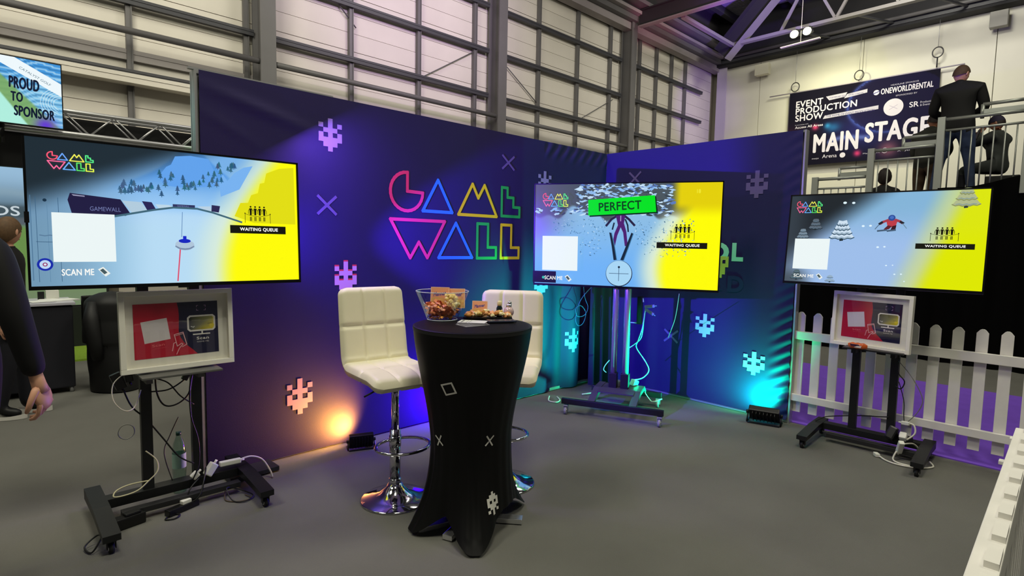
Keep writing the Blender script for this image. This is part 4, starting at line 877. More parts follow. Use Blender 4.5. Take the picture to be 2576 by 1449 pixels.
for k in range(6):
    P = Pic(0.105, 0.148); P.rect(0, 0, 1, 1, (224, 224, 216) if k == 5 else (150-12*k, 150-12*k, 146-12*k)); P.rect(0.1, 0.1, 0.9, 0.16, (120, 120, 120)); P.rect(0.1, 0.3, 0.8, 0.33, (170, 170, 168)); P.rect(0.1, 0.4, 0.85, 0.43, (170, 170, 168))
    o = P.obj('leaflet', PRINT, None); o.location = (1.905-0.010*(5-k), 2.282-0.012*(5-k), TZ+0.0015+0.0012*k); o.rotation_euler = (-PI/2, 0, math.radians(38+9*(5-k)))
    tag(o, 'white leaflet on top of the fanned leaflets on the table' if k == 5 else ['grey leaflet at the very bottom of the fan on the table', 'grey leaflet second from the bottom of the fan on the table', 'grey leaflet in the middle of the fan on the table', 'grey leaflet third from the top of the fan on the table', 'grey leaflet just under the white one in the fan'][min(k, 4)], 'leaflet', 'fanned leaflets on the high table')

# ------------------------------------------------------------------ floor lamps
def par(label, loc, rotz, tilt, col, m_em):
    t = thing('floor_lamp', label, 'stage lamp', loc, rotz)
    R = (tilt, 0, 0)
    b = B(); b.box((0, 0, 0), (0.21, 0.045, 0.125), bev=0.008)
    for k in range(7): b.box((-0.075+0.025*k, -0.03, 0), (0.004, 0.025, 0.10))
    b.obj('housing', BLKP, t, loc=(0, 0, 0.075), rot=R)
    b = B(); b.box((0, 0.024, 0), (0.175, 0.003, 0.09), bev=0.001); b.obj('lens', m_em, t, loc=(0, 0, 0.075), rot=R)
    b = B(); b.tube([(-0.112, 0, 0.07), (-0.115, -0.03, 0.008), (-0.115, 0.08, 0.006)], 0.006, 6); b.tube([(0.112, 0, 0.07), (0.115, -0.03, 0.008), (0.115, 0.08, 0.006)], 0.006, 6); b.box((0, -0.04, 0.006), (0.22, 0.02, 0.006)); b.box((0, 0.08, 0.006), (0.22, 0.02, 0.006)); b.obj('bracket', BLK, t)
    b = B(); b.cyl((-0.125, 0, 0.075), (-0.108, 0, 0.075), 0.014, n=12); b.cyl((0.125, 0, 0.075), (0.108, 0, 0.075), 0.014, n=12); b.obj('knob', BLK, t)
    t.scale = (0.82, 0.82, 0.82)
    return t
par('small black floor lamp throwing orange light up the long wall', (1.945, 3.565, 0), math.radians(-20), 0.30, None, mat('orange_led', (0, 0, 0), 0.3, emit=(255, 170, 60), strength=3))
light('orange_lamp_light', 'SPOT', (1.935, 3.618, 0.10), (1.82, 3.733, 0.20), 95.0, (1.0, 0.44, 0.035), spot=150, blend=1.0, radius=0.04)
par('small black floor lamp throwing teal light along the short wall', (4.82, 1.86, 0), math.radians(-75), 0.75, None, mat('teal_led', (0, 0, 0), 0.3, emit=(60, 255, 220), strength=3))
bpy.data.objects['floor_lamp.001'].scale = (1.15, 1.15, 1.15)
light('teal_lamp_light', 'SPOT', (4.85, 1.87, 0.13), (5.0, 2.06, 0.34), 170, (0.0, 1.0, 0.30), spot=150, blend=0.9, radius=0.04)
light('teal_lamp_light', 'SPOT', (4.75, 2.02, 0.12), (3.98, 3.733, 0.62), 900, (0.0, 0.95, 0.45), spot=50, blend=1.0, radius=0.05)
par('small black floor lamp throwing blue light, behind the high table', (2.92, 3.52, 0), math.radians(12), 0.6, None, mat('blue_led', (0, 0, 0), 0.3, emit=(60, 30, 255), strength=3))
light('blue_lamp_light', 'SPOT', (2.90, 3.585, 0.12), (2.62, 3.733, 0.28), 170, (0.06, 0.0, 1.0), spot=140, blend=1.0, radius=0.04)
light('green_lamp_light', 'SPOT', (1.95, 7.2, 2.75), (1.95, 7.5, 2.5), 3, (0.1, 1.0, 0.2), spot=60, blend=1.0, radius=0.05)

# ------------------------------------------------------------------ cables, plugs and bits on the left stand
y0 = 3.47
cable('thin clear cable looping down left of the left stand pole', [(0.53, 3.44, 0.79), (0.475, 3.43, 0.74), (0.470, 3.42, 0.66), (0.51, 3.41, 0.60), (0.56, 3.43, 0.60), (0.60, 3.47, 0.68)], 0.0028, CAB_W)
cable('small coil of clear cable left of the left stand', [(0.49, 3.45, 0.475), (0.505, 3.45, 0.505), (0.535, 3.45, 0.51), (0.558, 3.45, 0.49), (0.56, 3.46, 0.45), (0.53, 3.46, 0.43), (0.50, 3.455, 0.445)], 0.0026, CAB_G, closed=True)
cable('cream cable curling in front of the left pole of the left stand', [(0.61, 3.46, 0.345), (0.655, 3.44, 0.29), (0.655, 3.42, 0.235), (0.61, 3.41, 0.195), (0.56, 3.40, 0.162), (0.50, 3.40, 0.152), (0.455, 3.40, 0.158), (0.47, 3.42, 0.180), (0.53, 3.43, 0.192), (0.62, 3.44, 0.185)], 0.0036, CAB_C)
cable('black cable sagging between the poles of the left stand, deepest loop', [(0.665, 3.46, 0.79), (0.668, 3.45, 0.66), (0.70, 3.44, 0.585), (0.76, 3.44, 0.580), (0.82, 3.45, 0.625), (0.845, 3.47, 0.72)], 0.0045, CAB_B)
cable('black cable slung between the poles of the left stand, upper bend', [(0.64, 3.46, 0.665), (0.72, 3.45, 0.665), (0.79, 3.45, 0.70), (0.84, 3.46, 0.745)], 0.0042, CAB_B)
cable('black cable crossing diagonally between the left stand poles', [(0.64, 3.46, 0.745), (0.72, 3.45, 0.705), (0.78, 3.45, 0.62), (0.85, 3.47, 0.555)], 0.0038, CAB_B)
cable('long black cable running down behind the left pole to the base', [(0.515, 3.47, 0.72), (0.555, 3.47, 0.60), (0.63, 3.53, 0.50), (0.70, 3.50, 0.385), (0.77, 3.48, 0.27), (0.84, 3.46, 0.215)], 0.0042, CAB_B)
cable('black cable hanging in front of the right pole of the left stand', [(0.85, 3.46, 0.75), (0.825, 3.44, 0.66), (0.825, 3.43, 0.50), (0.855, 3.42, 0.36), (0.855, 3.42, 0.22), (0.82, 3.41, 0.14)], 0.0042, CAB_B)
cable('thin dark cable standing off the left stand base', [(0.80, 3.60, 0.46), (0.755, 3.60, 0.36), (0.72, 3.58, 0.27), (0.74, 3.5, 0.13)], 0.0028, CAB_B)
def adaptor(label, loc, rot, d, m=WHITE_P, cat='plug', name='power_adaptor'):
    t = thing(name, label, cat, loc); t.rotation_euler = rot
    b = B(); b.box((0, 0, 0), d, bev=min(d)*0.2); b.obj('body', m, t)
    b = B(); b.cyl((d[0]/2, 0, 0), (d[0]/2+0.02, 0, 0), min(d)*0.2, n=10); b.obj('strain_relief', m, t)
adaptor('black power adaptor hanging under the poster at the left', (0.50, 3.46, 0.745), (0, 1.2, 0), (0.09, 0.03, 0.05), BLKP)
adaptor('small black adaptor beside the left pole under the poster', (0.545, 3.46, 0.765), (0, 1.4, 0), (0.06, 0.03, 0.035), BLKP)
adaptor('black plug block slanting under the poster beside the right pole', (0.815, 3.44, 0.745), (0, -1.1, 0), (0.08, 0.028, 0.03), BLKP)
adaptor('white plug block leaning on the left stand base', (0.925, 3.455, 0.160), (0, -0.9, 0.2), (0.075, 0.035, 0.045))
adaptor('small white plug standing on the left stand base', (0.842, 3.45, 0.148), (0, -0.7, 0), (0.04, 0.03, 0.035))
adaptor('long white cable joiner above the left stand base', (1.035, 3.47, 0.168), (0, 0.05, 0.05), (0.12, 0.03, 0.028))
cable('white cable arching over the right end of the left stand base', [(1.09, 3.47, 0.170), (1.16, 3.49, 0.166), (1.23, 3.50, 0.125), (1.27, 3.48, 0.05), (1.28, 3.47, 0.008)], 0.0055, CAB_W)
cable('dark cable coiled behind the right foot of the left stand', [(0.98, 3.36, 0.06), (0.99, 3.29, 0.01), (1.04, 3.24, 0.008), (1.10, 3.28, 0.008), (1.09, 3.35, 0.01), (1.03, 3.38, 0.04)], 0.0035, CAB_B, closed=True)
cable('brown thin cable looped on the floor by the right foot of the left stand', [(0.99, 3.42, 0.02), (0.965, 3.33, 0.006), (1.01, 3.27, 0.006), (1.08, 3.26, 0.006), (1.07, 3.33, 0.006)], 0.003, mat('brown_cable', (92, 78, 62), 0.5))
cable('black cable tangled round the base bar of the left stand', [(0.86, 3.44, 0.13), (0.80, 3.40, 0.09), (0.79, 3.38, 0.03), (0.84, 3.36, 0.06), (0.88, 3.41, 0.14), (0.90, 3.46, 0.17), (0.86, 3.40, 0.06), (0.80, 3.36, 0.02)], 0.0042, CAB_B)
cable('black cable looped round the near left wheel of the left stand', [(0.36, 3.24, 0.05), (0.31, 3.22, 0.02), (0.33, 3.16, 0.01), (0.37, 3.18, 0.06)], 0.004, CAB_B, closed=True)
cable('black cable ring lying on the floor before the left stand', [(0.66, 3.30, 0.006), (0.70, 3.28, 0.006), (0.73, 3.31, 0.006), (0.70, 3.34, 0.006)], 0.004, CAB_B, closed=True)
t = thing('power_strip', 'black power strip with a white plug on the floor by the left stand', 'power strip', (0.755, 3.365, 0), math.radians(20))
b = B(); b.box((0, 0, 0.018), (0.17, 0.045, 0.034), bev=0.004); b.obj('body', BLKP, t); b = B(); b.box((0.02, 0, 0.045), (0.05, 0.03, 0.02), bev=0.003); b.obj('plug', WHITE_P, t)
t = thing('power_strip', 'black power box tucked behind the near left foot of the left stand', 'power strip', (0.505, 3.36, 0), math.radians(12)); b = B(); b.box((0, 0, 0.03), (0.15, 0.06, 0.058), bev=0.008); b.obj('body', BLKP, t); b = B(); b.box((0.02, 0.0, 0.066), (0.07, 0.04, 0.012), bev=0.003); b.obj('socket_face', BLK, t)
b = B(); b.box((0, 0, 0.022), (0.30, 0.16, 0.028), bev=0.003); o = b.obj('floor_box', mat('slate_box', (40, 41, 50), 0.5), None, loc=(1.20, 3.62, 0), rot=(0, 0, 0.05)); tag(o, 'flat black box on the floor behind the right foot of the left stand', 'box')
t = thing('water_bottle', 'clear plastic water bottle standing behind the base of the left stand', 'bottle', (0.806, 3.634, 0))
PET = thin_glass('clear_plastic_bottle', (222, 238, 232), 0.06, 1.2)
b = B(); b.lathe([(0.0, 0.0), (0.033, 0.002), (0.036, 0.01), (0.034, 0.05), (0.036, 0.06), (0.034, 0.10), (0.036, 0.12), (0.036, 0.24), (0.030, 0.29), (0.014, 0.335), (0.012, 0.345)], n=24, cap=False); b.obj('body', PET, t)
b = B(); b.lathe([(0.0365, 0.15), (0.0365, 0.235)], n=24, cap=False); b.obj('label_band', mat('pale_green_label', (150, 186, 172), 0.4), t)
b = B(); b.lathe([(0.014, 0.342), (0.014, 0.362), (0.0, 0.362)], n=16); b.obj('cap', mat('dark_green_cap', (22, 60, 48), 0.4), t)

# right stand bits
adaptor('round white plug tucked under the right stand pole', (4.74, 0.855, 0.175), (0, 0.8, 0), (0.05, 0.045, 0.05))
adaptor('white cable joiner hanging at the foot of the right stand', (4.70, 0.86, 0.105), (0, 1.1, 0.5), (0.10, 0.035, 0.035))
adaptor('white plug at the top of the white cable bend, right stand', (4.76, 0.85, 0.27), (0, 0.1, 1.3), (0.05, 0.025, 0.025))
adaptor('loose white plug lying on the carpet before the right stand', (4.685, 0.996, 0.015), (0, 0, 0.6), (0.05, 0.03, 0.025))
adaptor('black adaptor block clustered at the right pole foot of the right stand', (4.78, 0.93, 0.17), (0.3, 0.4, 0), (0.07, 0.06, 0.10), BLKP)
adaptor('black adaptor lying on the crossbar of the right stand', (4.80, 0.86, 0.145), (0, 0.1, 1.0), (0.10, 0.06, 0.045), BLKP)
cable('white cable bending above the plugs of the right stand', [(4.76, 0.84, 0.275), (4.76, 0.80, 0.265), (4.75, 0.79, 0.21), (4.73, 0.83, 0.16)], 0.006, CAB_W)
cable('white cable running from the loose plug under the right foot', [(4.69, 0.985, 0.012), (4.63, 0.93, 0.008), (4.60, 0.86, 0.008), (4.61, 0.79, 0.008), (4.65, 0.72, 0.008), (4.74, 0.67, 0.008), (4.80, 0.70, 0.02)], 0.006, CAB_W)
cable('white cable curving down from the joiner to the right foot', [(4.70, 0.88, 0.07), (4.66, 0.89, 0.02), (4.63, 0.85, 0.010), (4.63, 0.78, 0.010)], 0.006, CAB_W)
cable('white cable arching from the joiner over the right foot', [(4.72, 0.84, 0.13), (4.80, 0.80, 0.12), (4.84, 0.77, 0.07), (4.80, 0.76, 0.03)], 0.006, CAB_W)
cable('black cable trailing left from the right stand base', [(4.84, 0.97, 0.27), (4.86, 1.05, 0.25), (4.88, 1.12, 0.235), (4.90, 1.25, 0.20), (4.88, 1.40, 0.16), (4.80, 1.45, 0.13)], 0.0042, CAB_B)
cable('black cable looped beside the right pole of the right stand', [(4.83, 0.93, 0.72), (4.82, 0.93, 0.62), (4.81, 0.885, 0.56), (4.82, 0.905, 0.50), (4.84, 0.945, 0.51)], 0.0042, CAB_B)
cable('thin grey cable bowing out right of the right stand', [(4.82, 0.93, 0.70), (4.80, 0.84, 0.60), (4.80, 0.77, 0.46), (4.80, 0.79, 0.36), (4.78, 0.84, 0.28)], 0.003, CAB_G)
cable('thin black cable hanging to the plugs of the right stand', [(4.82, 0.92, 0.55), (4.81, 0.88, 0.42), (4.79, 0.87, 0.32), (4.77, 0.86, 0.27)], 0.003, CAB_B)
t = thing('snack_bag', 'crumpled orange snack bag on the shelf below the right poster', 'snack bag', (4.655, 1.155, 0.778), math.radians(-88))
b = B(); b.grid(lambda u, v: ((u-0.5)*0.125, -0.012+0.018*math.cos(v*2*PI)*(1-abs(2*u-1)**4)+0.002*math.sin(u*31), 0.023+0.022*math.sin(v*2*PI)*(1-0.5*abs(2*u-1)**6)+0.002*math.sin(u*23+v*9)), 18, 13)
b.obj('bag', mat('orange_foil', (212, 96, 40), 0.35, spec=0.6, noise=0.15, nscale=30), t)
P = Pic(0.10, 0.03); P.poly([(0.05, 0.1), (0.6, 0.15), (0.7, 0.6), (0.1, 0.6)], (60, 30, 60)); P.poly([(0.3, 0.9), (0.5, 0.5), (0.8, 0.4), (0.75, 0.95)], (220, 210, 205)); o = P.obj('printed_label', PRINT, t); o.location = (0, -0.034, 0.024)

# middle stand and corner cables
TEAL_LIT = mat('pale_cable_teal_lit', (170, 205, 195), 0.4)  # teal lamp light tinted into the colour of the pale cables and plug
cable('pale cable snaking down beside the middle stand', [(4.45, 2.84, 0.93), (4.44, 2.86, 0.74), (4.44, 2.90, 0.62), (4.46, 2.93, 0.54), (4.48, 2.84, 0.42), (4.48, 2.80, 0.34), (4.44, 2.84, 0.27), (4.36, 2.90, 0.25)], 0.0055, TEAL_LIT)
cable('pale cable doubled beside the middle stand plugs', [(4.45, 2.85, 0.88), (4.45, 2.87, 0.66), (4.43, 2.93, 0.58), (4.40, 3.0, 0.52)], 0.004, TEAL_LIT)
cable('white hook of cable above the plugs of the middle stand', [(4.45, 2.90, 0.98), (4.45, 2.90, 1.01), (4.45, 2.875, 1.015), (4.45, 2.865, 0.98)], 0.0055, CAB_W)
for k, (a, z) in enumerate(((0.15, 0.945), (-0.55, 0.895))):
    adaptor('pale plug sticking out to the right, %s of two by the middle stand' % ('upper' if k == 0 else 'lower'), (4.46, 2.805, z), (0, -a, math.radians(-68)), (0.09, 0.02, 0.026), mat('lavender_plug', (170, 165, 215), 0.4))
t = thing('power_strip', 'dark power strip hanging upright beside the middle stand poles', 'power strip', (4.45, 2.90, 0.80), math.radians(-68)); b = B(); b.box((0, 0, 0.10), (0.05, 0.04, 0.26), bev=0.006); b.obj('body', BLKP, t)
b = B(); b.box((-0.03, 0, -0.02), (0.11, 0.008, 0.010)); b.obj('shelf_edge', TEAL_LIT, t)
adaptor('pale plug block standing on the base of the middle stand', (4.34, 2.86, 0.235), (0.2, 0.3, 0), (0.07, 0.05, 0.06), TEAL_LIT)
cable('loose white cable end on the floor at the corner, left of the middle stand', [(4.05, 3.55, 0.01), (3.98, 3.45, 0.01), (3.90, 3.42, 0.01), (3.88, 3.50, 0.01), (3.95, 3.56, 0.03)], 0.006, CAB_W)
cable('short white cable hook in the dark corner behind the middle stand', [(4.66, 3.38, 0.32), (4.62, 3.40, 0.27), (4.62, 3.42, 0.22), (4.64, 3.40, 0.19)], 0.005, CAB_W)
cable('white cable lying along the base of the curtain in the corner', [(4.28, 3.42, 0.02), (4.42, 3.38, 0.02), (4.52, 3.34, 0.02)], 0.006, CAB_W)
cable('thin cable coiled against the long wall left of the middle stand', [(4.42, 3.58, 1.25), (4.47, 3.58, 0.98), (4.52, 3.57, 0.86), (4.46, 3.57, 0.78), (4.36, 3.58, 0.78), (4.34, 3.58, 0.86), (4.42, 3.58, 0.88), (4.50, 3.58, 0.80), (4.46, 3.58, 0.70), (4.38, 3.58, 0.68), (4.34, 3.58, 0.76), (4.42, 3.58, 0.95), (4.60, 3.50, 1.15)], 0.0035, mat('indigo_cable', (70, 66, 120), 0.5))
cable('thin white cable slanting down from the middle television', [(4.30, 2.42, 1.10), (4.60, 2.62, 0.84), (4.80, 2.80, 0.62)], 0.003, CAB_W)
cable('white cable crossing behind the middle stand base', [(4.42, 2.80, 0.15), (4.40, 2.72, 0.09), (4.36, 2.66, 0.10), (4.40, 2.60, 0.13)], 0.005, CAB_W)

# ------------------------------------------------------------------ golf bay and counter behind on the left
GY = 9.3
b = B(); b.box((-1.2, GY+0.09, 1.25), (5.2, 0.06, 2.5)); o = b.obj('bay_wall', mat('khaki_bay_wall', (96, 90, 78), 0.85)); tag(o, 'dull brown partition wall carrying the golf screen at the far left', 'partition')
P = Pic(4.6, 1.80)
def golf(U, V):
    C = mix(A3(150, 186, 214)+np.zeros(U.shape+(3,)), A3(96, 122, 140), sstep(V, 0.05, 0.35)); C = mix(C, A3(140, 165, 178)+0*C, np.exp(-((V-0.22-0.02*np.sin(U*30))/0.03)**2)*0.5)
    C = mix(C, A3(58, 72, 78)+0*C, sstep(V, 0.27, 0.31)*(1-sstep(V, 0.37, 0.385))*0.8); C = mix(C, A3(86, 96, 104)+0*C, sstep(V, 0.37, 0.38)*(1-sstep(V, 0.42, 0.43))); C = mix(C, A3(104, 140, 74)+0*C, sstep(V, 0.425, 0.44)); C = mix(C, A3(112, 130, 98)+0*C, sstep(V, 0.7, 0.95)); return C
P.raster(golf, 60, 60); P.text('WOODS', 0.632, 0.362, 0.183, 0.065, (196, 208, 214), 0.03)
t = thing('projection_screen', 'large golf landscape projection screen at the far left', 'screen', (-1.05, GY, 1.47)); P.obj('picture', SCREEN, t)
b = B(); b.box((0, 0.03, 0), (4.66, 0.05, 1.86)); b.obj('frame', mat('dark_screen_frame', (30, 30, 30), 0.6), t)
b = B(); b.box((-1.2, GY-0.55, 0.012), (5.0, 1.0, 0.024)); o = b.obj('artificial_turf', mat('yellow_green_turf', (120, 150, 40), 0.95, noise=0.15, nscale=60)); tag(o, 'strip of yellow green artificial turf in front of the golf screen', 'turf')
b = B(); b.box((-1.2, GY-0.02, 0.28), (5.0, 0.04, 0.53)); o = b.obj('kick_board', mat('dark_kick_board', (24, 30, 24), 0.8)); tag(o, 'dark low board between the golf screen and the turf strip', 'board')
t = thing('lighting_truss', 'silver lattice truss spanning above the golf bay behind the left television', 'truss', (0.5, 7.5, 2.665))
b = B()
for y, z in ((0, 0.115), (0, -0.115), (0.20, 0.115), (0.20, -0.115)): b = B(); b.cyl((-2.2, y, z), (2.6, y, z), 0.024, n=10); b.obj('chord', ALU, t)
for y in (0.0, 0.20):
    for k in range(22):
        x = -2.2+k*0.218; s = 1 if k % 2 == 0 else -1; b = B(); b.cyl((x, y, -0.11*s), (x+0.218, y, 0.11*s), 0.009, n=6); b.obj('diagonal', ALU, t)
b = B(); b.box((0.5, 7.75, 2.36), (4.8, 0.12, 0.36)); o = b.obj('fascia', mat('black_fascia_cloth', (10, 10, 11), 0.9)); tag(o, 'black fascia panel hanging below the lattice truss', 'fascia')
b = B(); b.box((0.5, 7.80, 2.60), (4.8, 0.02, 0.32)); o = b.obj('backing_cloth', mat('black_fascia_cloth')); tag(o, 'black cloth behind the lattice truss', 'cloth')
# LED screen
P = Pic(1.12, 0.63)
def led(U, V):
    C = mix(A3(64, 150, 220)+np.zeros(U.shape+(3,)), A3(120, 190, 232), sstep(V, 0.1, 0.5)); wv = 0.5+0.5*np.sin(V*70+U*26+3*np.sin(U*17)); C = mix(C, A3(190, 226, 240)+0*C, (wv > 0.86)*0.7); C = mix(C, A3(40, 92, 140)+0*C, (wv < 0.12)*0.5)
    g = sstep(V-(1.35-U*0.0)-(U-0.95)*1.5+0.35*0, 0, 0.02); g = sstep(V, 0.30+(U-0.62)*1.9, 0.36+(U-0.62)*1.9); C = mix(C, A3(122, 168, 96)+0*C, g*0.9); q = sstep(V, 0.62+(U-0.62)*2.6, 0.66+(U-0.62)*2.6); C = mix(C, A3(176, 238, 222)+0*C, q)
    C = mix(C, A3(100, 60, 210)+0*C, np.exp(-((U-0.88)/0.07)**2-((V-0.98)/0.12)**2)); return C
P.raster(led, 90, 54)
for r in range(6): P.stroke([(1.0-(0.06+0.018*r)*math.sin(a), 0.62-(0.10+0.03*r)*math.cos(a)) for a in [PI*0.05+k*0.09*PI for k in range(10)]], 0.003, (220, 242, 250))
P.poly([(0.50, -0.0), (0.69, 0.0), (1.0, 0.30), (1.0, 0.50), (0.50, 0.02)], (238, 248, 252)); P.text('CATALYST GOLF', 0.715, 0.155, 0.235, 0.036, (70, 110, 130), 0.0, rot=0.50)
P.text('PROUD', 0.648, 0.46, 0.195, 0.17, (14, 24, 50), 0.05, rot=0.03); P.text('TO', 0.655, 0.66, 0.075, 0.14, (14, 24, 50), 0.05, rot=0.03); P.text('SPONSOR', 0.672, 0.875, 0.270, 0.15, (14, 24, 50), 0.05, rot=0.03)
t = thing('hanging_screen', 'bright hanging screen reading PROUD TO SPONSOR above the golf bay', 'screen', (0.12, 7.36, 2.885)); P.obj('picture', SCREEN, t)
b = B(); b.box((0, 0.03, 0), (1.14, 0.05, 0.65)); b.obj('housing', BLKP, t)
b = B(); b.cyl((0.1, 0.10, -0.5), (0.1, 0.10, 0.25), 0.02, n=10); b.obj('hanger', BLK, t)
t = thing('stage_lantern', 'dark stage lantern clamped under the truss at the far left', 'stage lamp', (0.16, 7.42, 2.49)); b = B(); b.cyl((-0.08, 0, 0), (0.06, -0.05, -0.02), 0.045, n=14); b.obj('barrel', BLKP, t); b = B(); b.box((0, 0, 0.045), (0.03, 0.03, 0.06)); b.obj('clamp', ALU, t)
# counter
t = thing('counter', 'dark cloth covered counter standing on silver feet at the left', 'counter', (0.03, 6.93, 0))
b = B(); b.box((0, 0, 0.44), (1.2, 0.54, 0.78), bev=0.012); b.obj('cloth_skirt', mat('navy_black_cloth', (27, 27, 36), 0.85, noise=0.08, nscale=4), t)
b = B(); b.box((0, 0, 0.85), (1.24, 0.58, 0.025), bev=0.003); b.obj('top', mat('pale_counter_top', (186, 184, 196), 0.35), t)
for x in (-0.57, 0.57):
    for y in (-0.24, 0.24): b = B(); b.cyl((x, y, 0), (x, y, 0.06), 0.018, n=12); b.obj('leg', ALU, t)
for k, (x, y, r) in enumerate(((0.43, 6.80, 0.2), (0.50, 6.92, -0.3), (0.58, 6.85, 0.5))):
    b = B(); b.box((0, 0, 0.004), (0.21, 0.14, 0.006+0.003*k)); o = b.obj('leaflet', mat('leaflet_white', (222, 224, 220), 0.6), None, loc=(x, y, 0.8645), rot=(0, 0, r)); tag(o, ['pale leaflet at the left on the dark counter', 'pale leaflet in the middle on the dark counter', 'pale leaflet at the right end of the dark counter'][k], 'leaflet')
b = B(); b.box((0, 0, 0.045), (0.10, 0.06, 0.09), bev=0.003); o = b.obj('card_box', mat('off_white_card', (214, 214, 205), 0.6), None, loc=(0.51, 7.02, 0.8635)); tag(o, 'small white box standing on the dark counter', 'box')
b = B(); b.box((0, 0, 0.04), (0.05, 0.05, 0.08), bev=0.003); o = b.obj('card_reader', BLKP, None, loc=(0.425, 7.02, 0.8635)); tag(o, 'small black box beside the white box on the counter', 'box')
# chair with coat
t = thing('chair', 'black chair with pale feet hidden under the draped coat', 'chair', (0.96, 6.62, 0), math.radians(15))
b = B(); b.box((0, 0, 0.45), (0.36, 0.44, 0.05), bev=0.02); b.obj('seat', BLKP, t); b = B(); b.box((0, 0.20, 0.70), (0.42, 0.03, 0.42), bev=0.012); b.obj('backrest', BLKP, t)
for x in (-0.15, 0.15):
    for y in (-0.15, 0.15): b = B(); b.cyl((x, y, 0), (x, y, 0.43), 0.013, n=8); b.obj('leg', BLKP, t)
PUFF = mat('black_padded_cloth', (13, 13, 15), 0.6, noise=0.1, nscale=5)
t = thing('coat', 'black padded coat draped over the chair near the counter', 'coat', (0.93, 6.58, 0), math.radians(15))
b = B()
def coat(u, v):
    th = 2*PI*u; z = 0.96-0.95*v; rx = 0.20+0.045*math.sin(v*2.6)+0.006*abs(math.sin(v*11)); ry = 0.22+0.03*v+0.006*abs(math.sin(v*11))
    if v < 0.12: k = math.sqrt(max(0, 1-(1-v/0.12)**2)); rx *= k; ry *= k
    if v > 0.52: rx *= 0.86 if math.cos(th) < 0 else 1.0
    return (rx*math.cos(th)*(1+0.03*math.sin(5*th+v*4)), ry*math.sin(th), z)
b.grid(coat, 40, 60, True); b.obj('body', PUFF, t)
b = B(); b.tube([(-0.19, -0.06, 0.86), (-0.235, -0.12, 0.70), (-0.22, -0.14, 0.50), (-0.19, -0.13, 0.34)], [0.05, 0.068, 0.06, 0.048], 12); b.obj('sleeve', PUFF, t)

# ------------------------------------------------------------------ banner on the end wall
t = thing('banner', 'wide dark blue banner reading MAIN STAGE on the white end wall', 'banner', (22.28, 6.06, 5.95), -PI/2)
w, h = 4.55, 2.70
P = Pic(w, h)
def ban(U, V):
    C = A3(14, 11, 30)+np.zeros(U.shape+(3,)); C = mix(C, A3(36, 38, 104)+0*C, np.exp(-((U-0.45-0.15*V)/0.2)**2-((V-0.62)/0.25)**2)*0.9)
    d = np.sqrt(((U-0.74)/0.30)**2+((V-0.30)/0.36)**2); C = mix(C, A3(66, 84, 170)+0*C, np.exp(-((d-1.0)/0.06)**2)*(U < 0.75)*0.9); C = mix(C, A3(24, 20, 58)+0*C, (d < 1)*0.7); C = mix(C, A3(40, 110, 170)+0*C, np.exp(-((U-0.34)/0.05)**2-((V-0.53)/0.06)**2)*0.8)
    for (a, c, r, col) in ((0.21, 0.50, 0.022, (226, 70, 120)), (0.52, 0.90, 0.022, (220, 60, 120)), (0.72, 0.88, 0.06, (120, 74, 96)), (0.30, 0.50, 0.02, (50, 140, 200)), (0.02, 0.65, 0.10, (60, 20, 50))): C = mix(C, A3(*col)+0*C, np.exp(-((U-a)/r)**2-((V-c)/(r*1.6))**2))
    s_ = np.exp(-((V-1.35+U*1.25+0.25*np.sin(U*6))/0.03)**2)*(U > 0.30)*(U < 0.6); C = mix(C, A3(110, 130, 210)+0*C, s_*0.7); return C
P.raster(ban, 110, 66)
WT = (222, 216, 230)
P.text('EVENT', 0.055, 0.205, 0.20, 0.082, WT, 0.04); P.text('PRODUCTION', 0.055, 0.298, 0.44, 0.082, WT, 0.04); P.text('SHOW', 0.055, 0.392, 0.205, 0.082, WT, 0.04)
GB = (190, 186, 204)
P.poly([(0.275, 0.115), (0.425, 0.10), (0.410, 0.155), (0.30, 0.170)], GB); P.poly([(0.425, 0.125), (0.56, 0.10), (0.56, 0.145), (0.405, 0.175)], GB); P.poly([(0.275, 0.362), (0.64, 0.325), (0.64, 0.372), (0.262, 0.405)], GB)
P.text('27-28 FEBRUARY 2024', 0.30, 0.150, 0.11, 0.020, (60, 50, 110), 0.0); P.text('EXCEL LONDON', 0.435, 0.150, 0.10, 0.020, (60, 50, 110), 0.0); P.text('THE HOME OF EVENT PRODUCTION', 0.285, 0.388, 0.33, 0.026, (60, 50, 110), 0.0)
P.text('In association with', 0.056, 0.448, 0.10, 0.014, GB, 0.0); P.text('Access All Areas', 0.056, 0.492, 0.21, 0.032, WT, 0.02)
P.text('HEADLINE SPONSOR', 0.71, 0.112, 0.17, 0.018, GB, 0.0); P.disc(0.620, 0.165, 0.019, WT, 18); P.stroke([(0.600, 0.175), (0.64, 0.155)], 0.006, (60, 60, 130)); P.text('ONEWORLDRENTAL', 0.650, 0.198, 0.315, 0.068, WT, 0.035); P.text('SPONSORED BY', 0.745, 0.248, 0.13, 0.018, GB, 0.0)
P.disc(0.735, 0.375, 0.062, (214, 208, 222), 30); P.stroke([(0.71, 0.35), (0.76, 0.40)], 0.003, (170, 160, 190)); P.stroke([(0.76, 0.35), (0.71, 0.40)], 0.003, (170, 160, 190)); P.text('SR', 0.833, 0.405, 0.055, 0.062, WT, 0.02); P.text('Production', 0.897, 0.372, 0.08, 0.024, GB, 0.0); P.text('& Events', 0.897, 0.405, 0.06, 0.024, GB, 0.0)
P.text('THE', 0.035, 0.700, 0.125, 0.150, WT, 0.06); P.text('MAIN', 0.208, 0.835, 0.31, 0.232, WT, 0.052); P.text('STAGE', 0.568, 0.770, 0.395, 0.232, WT, 0.052)
